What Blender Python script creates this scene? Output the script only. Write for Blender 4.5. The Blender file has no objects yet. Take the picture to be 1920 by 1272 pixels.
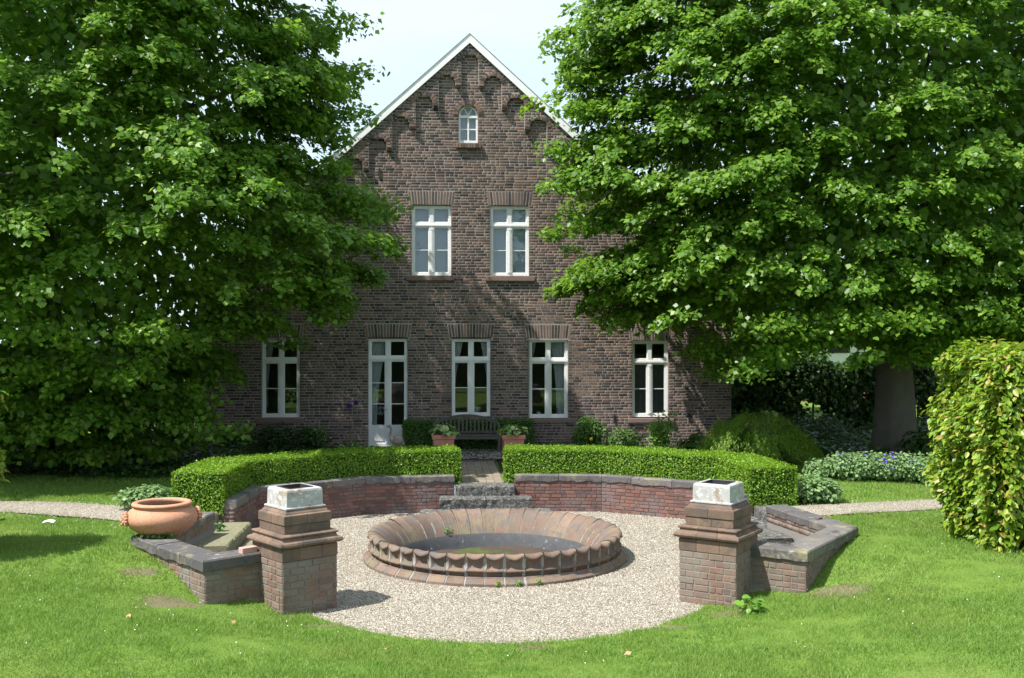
import bpy, math, random
import numpy as np
from mathutils import Vector, Matrix, noise as mnoise
R = math.radians
random.seed(7)
rng = np.random.default_rng(7)
sc = bpy.context.scene
col = sc.collection

# ------------------------------------------------------------------ camera
TH = R(4.0)
CAM = Vector((-1.03, 0.0, 4.05))
F_PX, CX, CY = 1950.0, 960.0, 632.0
cam_d = bpy.data.cameras.new('camera')
cam = bpy.data.objects.new('camera', cam_d)
col.objects.link(cam)
cam.location = CAM
cam.rotation_euler = (R(90), 0, -TH)
cam_d.sensor_width = 36.0
cam_d.lens = F_PX / 1920.0 * 36.0
cam_d.shift_y = -(636 - CY) / 1920.0
cam_d.clip_start = 0.1
cam_d.clip_end = 1500
sc.camera = cam

# ------------------------------------------------------------------ world, sun, exposure
SUN_EL, SUN_A = R(57), R(64)            # elevation; angle from the facade's normal, sun on the left
sun_dir = Vector((-math.sin(SUN_A) * math.cos(SUN_EL), -math.cos(SUN_A) * math.cos(SUN_EL), math.sin(SUN_EL)))
W = bpy.data.worlds.new('World')
sc.world = W
W.use_nodes = True
nt = W.node_tree
nt.nodes.clear()
out = nt.nodes.new('ShaderNodeOutputWorld')
bg = nt.nodes.new('ShaderNodeBackground')
bg.inputs[1].default_value = 0.115
sky = nt.nodes.new('ShaderNodeTexSky')
sky.sky_type = 'NISHITA'
sky.sun_disc = False
sky.sun_elevation = SUN_EL
sky.sun_rotation = math.atan2(sun_dir.x, sun_dir.y)
sky.dust_density = 2.0
tc = nt.nodes.new('ShaderNodeTexCoord')
mp = nt.nodes.new('ShaderNodeMapping')
mp.inputs['Scale'].default_value = (1.0, 1.0, 2.6)
nz = nt.nodes.new('ShaderNodeTexNoise')
nz.inputs['Scale'].default_value = 2.2
nz.inputs['Detail'].default_value = 7
nz.inputs['Distortion'].default_value = 0.6
rp = nt.nodes.new('ShaderNodeValToRGB')
rp.color_ramp.elements[0].position = 0.30
rp.color_ramp.elements[0].color = (0.55, 0.55, 0.55, 1)
rp.color_ramp.elements[1].position = 0.62
rp.color_ramp.elements[1].color = (0.93, 0.93, 0.93, 1)
mx = nt.nodes.new('ShaderNodeMix')
mx.data_type = 'RGBA'
mx.inputs[7].default_value = (4.8, 5.8, 6.6, 1)
nt.links.new(tc.outputs['Generated'], mp.inputs['Vector'])
nt.links.new(mp.outputs[0], nz.inputs['Vector'])
nt.links.new(nz.outputs[0], rp.inputs[0])
nt.links.new(rp.outputs[0], mx.inputs[0])
nt.links.new(sky.outputs[0], mx.inputs[6])
nt.links.new(mx.outputs[2], bg.inputs[0])
nt.links.new(bg.outputs[0], out.inputs[0])

sun_d = bpy.data.lights.new('sun', 'SUN')
sun_d.energy = 5.0
sun_d.angle = R(0.53)
sun_d.color = (1.0, 0.965, 0.91)
sun = bpy.data.objects.new('sun', sun_d)
col.objects.link(sun)
sun.location = (-20, -10, 40)
sun.rotation_euler = sun_dir.to_track_quat('Z', 'Y').to_euler()

sc.view_settings.view_transform = 'Standard'
sc.view_settings.look = 'None'
sc.view_settings.exposure = 0.82
sc.view_settings.gamma = 1.0
sc.view_settings.use_curve_mapping = False
sc.render.engine = 'CYCLES'
sc.cycles.max_bounces = 8
sc.cycles.transparent_max_bounces = 8
sc.cycles.use_denoising = True

# ------------------------------------------------------------------ pixel helpers (photograph pixels -> metres)
RT = Vector((math.cos(TH), -math.sin(TH), 0))
FW = Vector((math.sin(TH), math.cos(TH), 0))
YF = 32.5                                # the facade's plane
XH = -0.1                                # the house's middle


def ray(px, py):
    return RT * ((px - CX) / F_PX) + Vector((0, 0, (CY - py) / F_PX)) + FW


def at_d(px, py, D):
    return CAM + ray(px, py) * D


def at_z(px, py, z):
    d = ray(px, py)
    return CAM + d * ((z - CAM.z) / d.z)


def fac(px, py, Y=YF):
    d = ray(px, py)
    p = CAM + d * ((Y - CAM.y) / d.y)
    return p.x, p.z


# ------------------------------------------------------------------ materials
def new_mat(name):
    m = bpy.data.materials.new(name)
    m.use_nodes = True
    n = m.node_tree
    n.nodes.clear()
    o = n.nodes.new('ShaderNodeOutputMaterial')
    return m, n, o


def L(n, a, b):
    n.links.new(a, b)


def node(n, t, **kw):
    x = n.nodes.new(t)
    for k, v in kw.items():
        if k in x.inputs:
            x.inputs[k].default_value = v
        else:
            setattr(x, k, v)
    return x


def ramp(n, src, stops, interp='LINEAR'):
    r = n.nodes.new('ShaderNodeValToRGB')
    cr = r.color_ramp
    cr.interpolation = interp
    while len(cr.elements) < len(stops):
        cr.elements.new(0.5)
    for e, (p, c) in zip(cr.elements, stops):
        e.position = p
        e.color = (c[0], c[1], c[2], 1)
    if src is not None:
        L(n, src, r.inputs[0])
    return r


def mixc(n, fac_, a, b, blend='MIX'):
    m = n.nodes.new('ShaderNodeMix')
    m.data_type = 'RGBA'
    m.blend_type = blend
    for sock, v in ((m.inputs[0], fac_), (m.inputs[6], a), (m.inputs[7], b)):
        if hasattr(v, 'is_linked') or hasattr(v, 'links'):
            L(n, v, sock)
        elif isinstance(v, (int, float)):
            sock.default_value = v
        else:
            sock.default_value = (v[0], v[1], v[2], 1)
    return m.outputs[2]


def coords(n, scale=(1, 1, 1), obj=True):
    t = n.nodes.new('ShaderNodeTexCoord')
    m = n.nodes.new('ShaderNodeMapping')
    m.inputs['Scale'].default_value = scale
    if obj:
        L(n, t.outputs['Object'], m.inputs[0])
    else:
        g = n.nodes.new('ShaderNodeNewGeometry')
        L(n, g.outputs['Position'], m.inputs[0])
    return m.outputs[0]


def noise(n, vec, scale, detail=4, rough=0.6, dist=0.0):
    x = n.nodes.new('ShaderNodeTexNoise')
    x.inputs['Scale'].default_value = scale
    x.inputs['Detail'].default_value = detail
    x.inputs['Roughness'].default_value = rough
    x.inputs['Distortion'].default_value = dist
    L(n, vec, x.inputs['Vector'])
    return x.outputs[0]


def bump(n, h, strength=0.3, dist=0.01):
    b = n.nodes.new('ShaderNodeBump')
    b.inputs['Strength'].default_value = strength
    b.inputs['Distance'].default_value = dist
    L(n, h, b.inputs['Height'])
    return b.outputs[0]


def rnd(n):
    """one value per piece: each object and each loose piece of a joined mesh differs"""
    o = n.nodes.new('ShaderNodeObjectInfo')
    g = n.nodes.new('ShaderNodeNewGeometry')
    a = n.nodes.new('ShaderNodeMath')
    a.operation = 'ADD'
    L(n, o.outputs['Random'], a.inputs[0])
    L(n, g.outputs['Random Per Island'], a.inputs[1])
    f = n.nodes.new('ShaderNodeMath')
    f.operation = 'FRACT'
    L(n, a.outputs[0], f.inputs[0])
    return f.outputs[0]


def bsdf(n, o, color, rough=0.8, normal=None, spec=0.3, metal=0.0):
    b = n.nodes.new('ShaderNodeBsdfPrincipled')
    if hasattr(color, 'links'):
        L(n, color, b.inputs['Base Color'])
    else:
        b.inputs['Base Color'].default_value = (color[0], color[1], color[2], 1)
    b.inputs['Roughness'].default_value = rough
    b.inputs['Specular IOR Level'].default_value = spec
    b.inputs['Metallic'].default_value = metal
    if normal is not None:
        L(n, normal, b.inputs['Normal'])
    L(n, b.outputs[0], o.inputs[0])
    return b


def stone_mat(name, stops, nscale=6, rough=0.85, bstr=0.4, bdist=0.01, stain=None, fine=60, perpiece=0.45):
    """piece-to-piece colour from a ramp, blotched by noise, with optional stains"""
    m, n, o = new_mat(name)
    c = coords(n, obj=False)
    a = rnd(n)
    nv = noise(n, c, nscale, 5, 0.65)
    mm = node(n, 'ShaderNodeMix')
    mm.data_type = 'FLOAT'
    mm.inputs[0].default_value = 1 - perpiece
    L(n, a, mm.inputs[2])
    L(n, nv, mm.inputs[3])
    base = ramp(n, mm.outputs[0], stops).outputs[0]
    fn = noise(n, c, fine, 3, 0.7)
    f2 = ramp(n, fn, [(0.3, (0.72, 0.72, 0.72)), (0.7, (1.15, 1.15, 1.15))]).outputs[0]
    base = mixc(n, 0.8, base, f2, 'MULTIPLY')
    if stain:
        for (scol, ssc, lo, hi) in stain:
            sn = noise(n, c, ssc, 6, 0.7, 0.4)
            sf = ramp(n, sn, [(lo, (0, 0, 0)), (hi, (1, 1, 1))]).outputs[0]
            base = mixc(n, sf, base, scol)
    h = noise(n, c, fine * 0.6, 5, 0.7)
    bsdf(n, o, base, rough, bump(n, h, bstr, bdist), 0.25)
    return m


def leaf_mat(name, stops, trans=0.35, tcol=(0.25, 0.45, 0.04), rough=0.45, spec=0.35, patch=None):
    m, n, o = new_mat(name)
    a = rnd(n)
    base = ramp(n, a, stops).outputs[0]
    if patch:
        c = coords(n, obj=False)
        pn = noise(n, c, patch[1], 3)
        pf = ramp(n, pn, [(patch[2], (0, 0, 0)), (patch[3], (1, 1, 1))]).outputs[0]
        base = mixc(n, pf, base, patch[0])
    b = node(n, 'ShaderNodeBsdfPrincipled')
    L(n, base, b.inputs['Base Color'])
    b.inputs['Roughness'].default_value = rough
    b.inputs['Specular IOR Level'].default_value = spec
    t = node(n, 'ShaderNodeBsdfTranslucent')
    tc_ = mixc(n, 0.55, base, tcol)
    L(n, tc_, t.inputs[0])
    s = node(n, 'ShaderNodeMixShader')
    s.inputs[0].default_value = trans
    L(n, b.outputs[0], s.inputs[1])
    L(n, t.outputs[0], s.inputs[2])
    L(n, s.outputs[0], o.inputs[0])
    return m


def plain(name, c, rough=0.6, spec=0.3, metal=0.0, var=0.12, nscale=8, bstr=0.0):
    m, n, o = new_mat(name)
    cc = coords(n, obj=False)
    nv = noise(n, cc, nscale, 4)
    k = ramp(n, nv, [(0.3, (1 - var,) * 3), (0.7, (1 + var,) * 3)]).outputs[0]
    base = mixc(n, 1.0, c, k, 'MULTIPLY')
    bsdf(n, o, base, rough, bump(n, noise(n, cc, nscale * 8, 4), bstr, 0.01) if bstr else None, spec, metal)
    return m


M = {}
FB = [(0.0, (0.045, 0.037, 0.039)), (0.18, (0.072, 0.056, 0.053)), (0.36, (0.135, 0.096, 0.082)), (0.6, (0.182, 0.128, 0.105)),
      (0.8, (0.235, 0.168, 0.130)), (0.93, (0.26, 0.140, 0.102)), (1.0, (0.30, 0.235, 0.175))]
M['fbrick'] = stone_mat('house_brick', FB, 3.0, 0.9, 0.25, 0.004, [((0.085, 0.072, 0.068), 0.45, 0.52, 0.82), ((0.24, 0.13, 0.09), 0.8, 0.66, 0.86)], 45, 0.80)
M['fmortar'] = stone_mat('house_mortar', [(0, (0.33, 0.30, 0.285)), (1, (0.43, 0.40, 0.38))], 2, 0.95, 0.3, 0.004, [((0.12, 0.11, 0.10), 0.6, 0.5, 0.8)])
M['sill'] = stone_mat('red_sandstone_sill', [(0, (0.20, 0.145, 0.125)), (1, (0.27, 0.19, 0.165))], 6, 0.85)
M['white'] = plain('white_paint', (0.80, 0.80, 0.79), 0.35, 0.5, var=0.04)
M['board'] = plain('white_bargeboard', (0.90, 0.90, 0.90), 0.5, 0.4, var=0.03)
M['roof'] = stone_mat('roof_tile', [(0, (0.05, 0.05, 0.055)), (1, (0.09, 0.085, 0.085))], 3)
GB = [(0.0, (0.075, 0.058, 0.058)), (0.25, (0.145, 0.078, 0.067)), (0.55, (0.205, 0.098, 0.078)), (0.8, (0.245, 0.122, 0.093)), (1.0, (0.205, 0.145, 0.122))]
M['gbrick'] = stone_mat('garden_brick', GB, 4, 0.9, 0.5, 0.006, [((0.17, 0.15, 0.148), 1.2, 0.44, 0.70), ((0.055, 0.05, 0.05), 2.2, 0.54, 0.76)], 50, 0.6)
M['gmortar'] = stone_mat('garden_mortar', [(0, (0.085, 0.075, 0.075)), (1, (0.16, 0.145, 0.14))], 3, 0.95, 0.4, 0.006, [((0.30, 0.28, 0.26), 2.5, 0.55, 0.75)])
PB = [(0.0, (0.10, 0.075, 0.065)), (0.3, (0.17, 0.11, 0.088)), (0.6, (0.225, 0.125, 0.092)), (0.85, (0.20, 0.15, 0.12)), (1.0, (0.17, 0.15, 0.13))]
M['pbrick'] = stone_mat('weathered_brick', PB, 5, 0.9, 0.5, 0.007, [((0.21, 0.185, 0.155), 2.0, 0.42, 0.64), ((0.15, 0.13, 0.065), 1.1, 0.52, 0.72)], 50, 0.6)
M['pmortar'] = stone_mat('lime_mortar', [(0, (0.17, 0.155, 0.14)), (1, (0.26, 0.24, 0.22))], 4, 0.95, 0.4, 0.008, [((0.20, 0.17, 0.10), 1.3, 0.55, 0.8)])
M['coping'] = stone_mat('slate_coping', [(0, (0.075, 0.072, 0.075)), (0.6, (0.13, 0.12, 0.118)), (1, (0.20, 0.185, 0.165))], 3, 0.85, 0.6, 0.012,
                        [((0.27, 0.24, 0.14), 2.2, 0.54, 0.70), ((0.33, 0.32, 0.30), 6, 0.60, 0.72), ((0.04, 0.04, 0.04), 3.1, 0.56, 0.7)], 40, 0.6)
M['sand'] = stone_mat('red_sandstone', [(0, (0.09, 0.068, 0.055)), (0.4, (0.165, 0.11, 0.083)), (0.75, (0.225, 0.15, 0.108)), (1, (0.25, 0.185, 0.145))], 4, 0.85, 0.5, 0.008,
                      [((0.075, 0.068, 0.062), 2.6, 0.50, 0.70), ((0.26, 0.22, 0.11), 2.2, 0.60, 0.78)], 45, 0.5)
M['zinc'] = stone_mat('weathered_zinc', [(0, (0.25, 0.245, 0.24)), (0.5, (0.38, 0.375, 0.37)), (1, (0.48, 0.475, 0.47))], 9, 0.6, 0.3, 0.004,
                      [((0.27, 0.20, 0.14), 3.2, 0.50, 0.62), ((0.70, 0.70, 0.70), 14, 0.56, 0.66)], 60, 0.2)
M['darkmetal'] = plain('dark_lining', (0.03, 0.03, 0.035), 0.6)
M['basin'] = stone_mat('basin_terracotta', [(0, (0.10, 0.075, 0.06)), (0.35, (0.165, 0.112, 0.088)), (0.7, (0.225, 0.148, 0.112)), (1, (0.26, 0.19, 0.15))], 3.2, 0.8, 0.5, 0.006,
                       [((0.21, 0.175, 0.105), 1.5, 0.46, 0.70), ((0.125, 0.115, 0.108), 4.0, 0.48, 0.66), ((0.05, 0.045, 0.04), 7, 0.60, 0.72)], 55, 0.55)
M['joint'] = stone_mat('pale_joint', [(0, (0.20, 0.195, 0.18)), (1, (0.36, 0.35, 0.335))], 5, 0.95, 0.5, 0.01, [((0.20, 0.20, 0.07), 3.5, 0.56, 0.70), ((0.12, 0.08, 0.05), 2.0, 0.52, 0.68)])
M['cement'] = stone_mat('stained_cement', [(0, (0.035, 0.037, 0.04)), (0.6, (0.10, 0.102, 0.108)), (1, (0.26, 0.26, 0.26))], 7, 0.8, 0.4, 0.006, [((0.5, 0.5, 0.5), 6, 0.62, 0.75)])
M['mud'] = stone_mat('basin_mud', [(0, (0.04, 0.03, 0.024)), (0.5, (0.085, 0.062, 0.046)), (1, (0.085, 0.10, 0.03))], 2.5, 0.6, 0.7, 0.02, [((0.17, 0.155, 0.14), 1.3, 0.62, 0.72), ((0.07, 0.10, 0.02), 1.7, 0.52, 0.62)])
M['step'] = stone_mat('pitted_stone', [(0, (0.04, 0.038, 0.034)), (0.45, (0.085, 0.082, 0.072)), (1, (0.18, 0.175, 0.165))], 14, 0.9, 0.9, 0.02,
                      [((0.27, 0.27, 0.275), 20, 0.53, 0.60), ((0.04, 0.04, 0.035), 6, 0.50, 0.62)], 50, 0.2)
M['step_mossy'] = stone_mat('mossy_step', [(0, (0.12, 0.11, 0.08)), (0.5, (0.20, 0.19, 0.12)), (1, (0.30, 0.27, 0.18))], 7, 0.9, 0.7, 0.015, [((0.16, 0.18, 0.07), 3, 0.55, 0.7), ((0.45, 0.45, 0.44), 18, 0.62, 0.68)], 50, 0.2)
M['paver'] = stone_mat('path_brick', [(0, (0.17, 0.145, 0.11)), (0.5, (0.25, 0.21, 0.16)), (1, (0.31, 0.26, 0.20))], 6, 0.9)
M['pebble'] = stone_mat('gravel_stone', [(0, (0.16, 0.12, 0.09)), (0.2, (0.235, 0.208, 0.16)), (0.5, (0.36, 0.328, 0.265)), (0.8, (0.45, 0.42, 0.36)), (1, (0.60, 0.575, 0.52))], 8, 0.85, 0.2, 0.003, None, 60, 0.85)
M['cobble'] = stone_mat('cobble_stone', [(0, (0.10, 0.09, 0.08)), (0.5, (0.22, 0.20, 0.18)), (1, (0.38, 0.35, 0.31))], 8, 0.85, 0.2, 0.003, None, 60, 0.85)
M['terra'] = stone_mat('terracotta', [(0, (0.42, 0.195, 0.115)), (0.5, (0.50, 0.25, 0.155)), (1, (0.55, 0.32, 0.22))], 3, 0.75, 0.15, 0.004, [((0.40, 0.27, 0.19), 1.6, 0.55, 0.8)], 30, 0.2)
M['planter'] = plain('planter_clay', (0.46, 0.20, 0.14), 0.7, var=0.1)
M['pinkbrick'] = stone_mat('pink_brick', [(0, (0.50, 0.27, 0.23)), (1, (0.60, 0.36, 0.31))], 8, 0.9)
M['soil'] = stone_mat('soil', [(0, (0.035, 0.026, 0.018)), (1, (0.09, 0.065, 0.045))], 5, 1.0, 0.8, 0.03)
M['bare'] = stone_mat('dry_soil', [(0, (0.13, 0.10, 0.065)), (1, (0.27, 0.21, 0.14))], 6, 1.0, 0.8, 0.03)
M['wood'] = stone_mat('dark_teak', [(0, (0.075, 0.062, 0.056)), (1, (0.14, 0.118, 0.105))], 5, 0.8, 0.3, 0.004)
M['bark'] = stone_mat('bark', [(0, (0.08, 0.072, 0.06)), (0.5, (0.18, 0.16, 0.135)), (1, (0.29, 0.26, 0.225))], 3, 0.95, 1.0, 0.05)
M['room'] = plain('room_wall', (0.30, 0.25, 0.19), 0.9)
M['curtain'] = plain('curtain_cloth', (0.70, 0.70, 0.68), 0.9)
M['blind'] = plain('pale_sky_panel', (0.66, 0.73, 0.86), 0.8, var=0.03)  # pale blue painted in for the sky mirrored by the upper glass
M['statue'] = stone_mat('grey_brown_statue', [(0, (0.28, 0.22, 0.18)), (0.5, (0.42, 0.36, 0.31)), (1, (0.55, 0.50, 0.46))], 9, 0.8)
M['purple'] = plain('purple_petal', (0.14, 0.05, 0.28), 0.7)
M['violet'] = plain('violet_petal', (0.16, 0.10, 0.50), 0.7)
M['yellow'] = plain('yellow_petal', (0.75, 0.5, 0.03), 0.7)
M['whitepet'] = plain('white_petal', (0.8, 0.8, 0.78), 0.7)
M['stem'] = plain('green_stem', (0.07, 0.11, 0.03), 0.7)
M['cane'] = plain('dry_cane', (0.30, 0.20, 0.12), 0.8)
M['deadleaf'] = plain('dead_leaf', (0.42, 0.27, 0.13), 0.8)
M['paper'] = plain('white_paper', (0.8, 0.82, 0.84), 0.7)
M['neighbour_red'] = stone_mat('neighbour_brick', [(0, (0.24, 0.09, 0.07)), (1, (0.36, 0.15, 0.12))], 3)
M['neighbour_white'] = plain('neighbour_render', (0.80, 0.80, 0.80), 0.9, var=0.03)
M['grey_wood'] = plain('grey_wood', (0.30, 0.27, 0.24), 0.85)

# glass
m, n, o = new_mat('window_glass')
fr = node(n, 'ShaderNodeFresnel')
fr.inputs['IOR'].default_value = 1.52
tr = node(n, 'ShaderNodeBsdfTransparent')
tr.inputs[0].default_value = (0.86, 0.89, 0.90, 1)
gl = node(n, 'ShaderNodeBsdfGlossy')
gl.inputs['Roughness'].default_value = 0.005
gl.inputs[0].default_value = (1, 1, 1, 1)
ms = node(n, 'ShaderNodeMixShader')
L(n, fr.outputs[0], ms.inputs[0])
L(n, tr.outputs[0], ms.inputs[1])
L(n, gl.outputs[0], ms.inputs[2])
L(n, ms.outputs[0], o.inputs[0])
M['glass'] = m

# foliage
M['lime'] = leaf_mat('lime_leaf', [(0, (0.053, 0.132, 0.015)), (0.5, (0.092, 0.203, 0.020)), (0.86, (0.135, 0.26, 0.028)), (1, (0.25, 0.35, 0.065))], 0.40, (0.28, 0.50, 0.03), 0.42, 0.4)
M['lime_b'] = leaf_mat('lime_leaf_bright', [(0, (0.060, 0.142, 0.016)), (0.5, (0.106, 0.22, 0.021)), (0.85, (0.152, 0.28, 0.030)), (1, (0.29, 0.40, 0.075))], 0.44, (0.30, 0.52, 0.035), 0.42, 0.4)
M['box'] = leaf_mat('box_leaf', [(0, (0.075, 0.18, 0.010)), (0.5, (0.14, 0.28, 0.015)), (1, (0.24, 0.38, 0.03))], 0.32, (0.30, 0.45, 0.02), 0.45, 0.35, ((0.11, 0.12, 0.05), 0.9, 0.66, 0.78))
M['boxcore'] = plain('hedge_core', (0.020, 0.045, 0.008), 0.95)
M['horn'] = leaf_mat('hornbeam_leaf', [(0, (0.09, 0.19, 0.015)), (0.55, (0.19, 0.31, 0.024)), (0.82, (0.28, 0.38, 0.038)), (1, (0.40, 0.28, 0.08))], 0.34, (0.35, 0.45, 0.03), 0.4, 0.4)
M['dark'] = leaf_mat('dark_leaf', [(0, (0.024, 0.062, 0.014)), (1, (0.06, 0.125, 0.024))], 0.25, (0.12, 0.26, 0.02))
M['mid'] = leaf_mat('shrub_leaf', [(0, (0.042, 0.115, 0.022)), (1, (0.10, 0.21, 0.035))], 0.3, (0.2, 0.36, 0.04))
M['grey'] = leaf_mat('grey_green_leaf', [(0, (0.13, 0.24, 0.085)), (1, (0.25, 0.37, 0.15))], 0.3, (0.25, 0.4, 0.15))
M['fresh'] = leaf_mat('fresh_leaf', [(0, (0.10, 0.24, 0.03)), (1, (0.20, 0.36, 0.06))], 0.3, (0.3, 0.5, 0.05))
M['maple'] = leaf_mat('maple_leaf', [(0, (0.11, 0.22, 0.018)), (1, (0.22, 0.36, 0.035))], 0.42, (0.22, 0.36, 0.02))
M['hosta'] = leaf_mat('variegated_leaf', [(0, (0.10, 0.22, 0.05)), (0.5, (0.22, 0.34, 0.09)), (1, (0.55, 0.58, 0.28))], 0.25)
M['blade'] = leaf_mat('grass_blade', [(0, (0.095, 0.195, 0.028)), (0.5, (0.150, 0.275, 0.042)), (0.86, (0.20, 0.325, 0.065)), (1, (0.35, 0.38, 0.15))], 0.38, (0.26, 0.46, 0.05), 0.5, 0.25,
                      ((0.205, 0.275, 0.062), 0.75, 0.46, 0.70))
m, n, o = new_mat('lawn_turf')
c = coords(n, obj=False)
a = ramp(n, noise(n, c, 0.7, 5), [(0.3, (0.115, 0.20, 0.032)), (0.55, (0.15, 0.24, 0.042)), (0.75, (0.19, 0.25, 0.065))]).outputs[0]
b_ = ramp(n, noise(n, c, 1.9, 6, 0.7), [(0.62, (0, 0, 0)), (0.78, (1, 1, 1))]).outputs[0]
a = mixc(n, b_, a, (0.19, 0.155, 0.09))
wa = node(n, 'ShaderNodeAttribute')
wa.attribute_name = 'worn'
wm = node(n, 'ShaderNodeMath')
wm.operation = 'MULTIPLY_ADD'
L(n, noise(n, c, 5, 5, 0.7), wm.inputs[0])
wm.inputs[1].default_value = 1.0
L(n, wa.outputs['Fac'], wm.inputs[2])
wf = ramp(n, wm.outputs[0], [(0.80, (0, 0, 0)), (1.15, (1, 1, 1))]).outputs[0]
a = mixc(n, wf, a, (0.19, 0.165, 0.095))
fz = ramp(n, noise(n, c, 45, 4), [(0.3, (0.55, 0.55, 0.55)), (0.7, (1.2, 1.2, 1.2))]).outputs[0]
a = mixc(n, 0.9, a, fz, 'MULTIPLY')
bsdf(n, o, a, 0.95, bump(n, noise(n, c, 60, 4), 0.8, 0.03), 0.1)
M['turf'] = m
m, n, o = new_mat('gravel_bed')
c = coords(n, obj=False)
v = node(n, 'ShaderNodeTexVoronoi')
v.inputs['Scale'].default_value = 48
L(n, c, v.inputs['Vector'])
vs = node(n, 'ShaderNodeSeparateColor')
L(n, v.outputs['Color'], vs.inputs[0])
a = ramp(n, vs.outputs[0], [(0, (0.15, 0.127, 0.097)), (0.3, (0.285, 0.253, 0.20)), (0.7, (0.385, 0.35, 0.29)), (1, (0.49, 0.46, 0.40))]).outputs[0]
e = ramp(n, v.outputs['Distance'], [(0.35, (1, 1, 1)), (0.8, (0.45, 0.4, 0.36))]).outputs[0]
a = mixc(n, 0.9, a, e, 'MULTIPLY')
g = ramp(n, noise(n, c, 1.2, 5, 0.7), [(0.35, (0.86, 0.84, 0.82)), (0.7, (1.06, 1.06, 1.06))]).outputs[0]
a = mixc(n, 1.0, a, g, 'MULTIPLY')
inv = node(n, 'ShaderNodeMath')
inv.operation = 'MULTIPLY'
inv.inputs[1].default_value = -1
L(n, v.outputs['Distance'], inv.inputs[0])
bsdf(n, o, a, 0.9, bump(n, inv.outputs[0], 0.7, 0.02), 0.2)
M['gravel'] = m


# ------------------------------------------------------------------ object helpers
def tag(o, label=None, cat=None, group=None, kind=None):
    if label:
        o['label'] = label
    if cat:
        o['category'] = cat
    if group:
        o['group'] = group
    if kind:
        o['kind'] = kind
    return o


def empty(name, loc=(0, 0, 0), label=None, cat=None, group=None, rz=0.0):
    o = bpy.data.objects.new(name, None)
    col.objects.link(o)
    o.location = loc
    o.rotation_euler = (0, 0, rz)
    o.empty_display_size = 0.1
    return tag(o, label, cat, group)


def link(name, me, parent=None, mat=None):
    if mat is not None and not me.materials:
        me.materials.append(mat)
    o = bpy.data.objects.new(name, me)
    col.objects.link(o)
    if parent is not None:
        o.parent = parent
    return o


def part_empty(name, parent):
    o = bpy.data.objects.new(name, None)
    col.objects.link(o)
    o.parent = parent
    o.empty_display_size = 0.1
    return o


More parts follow.
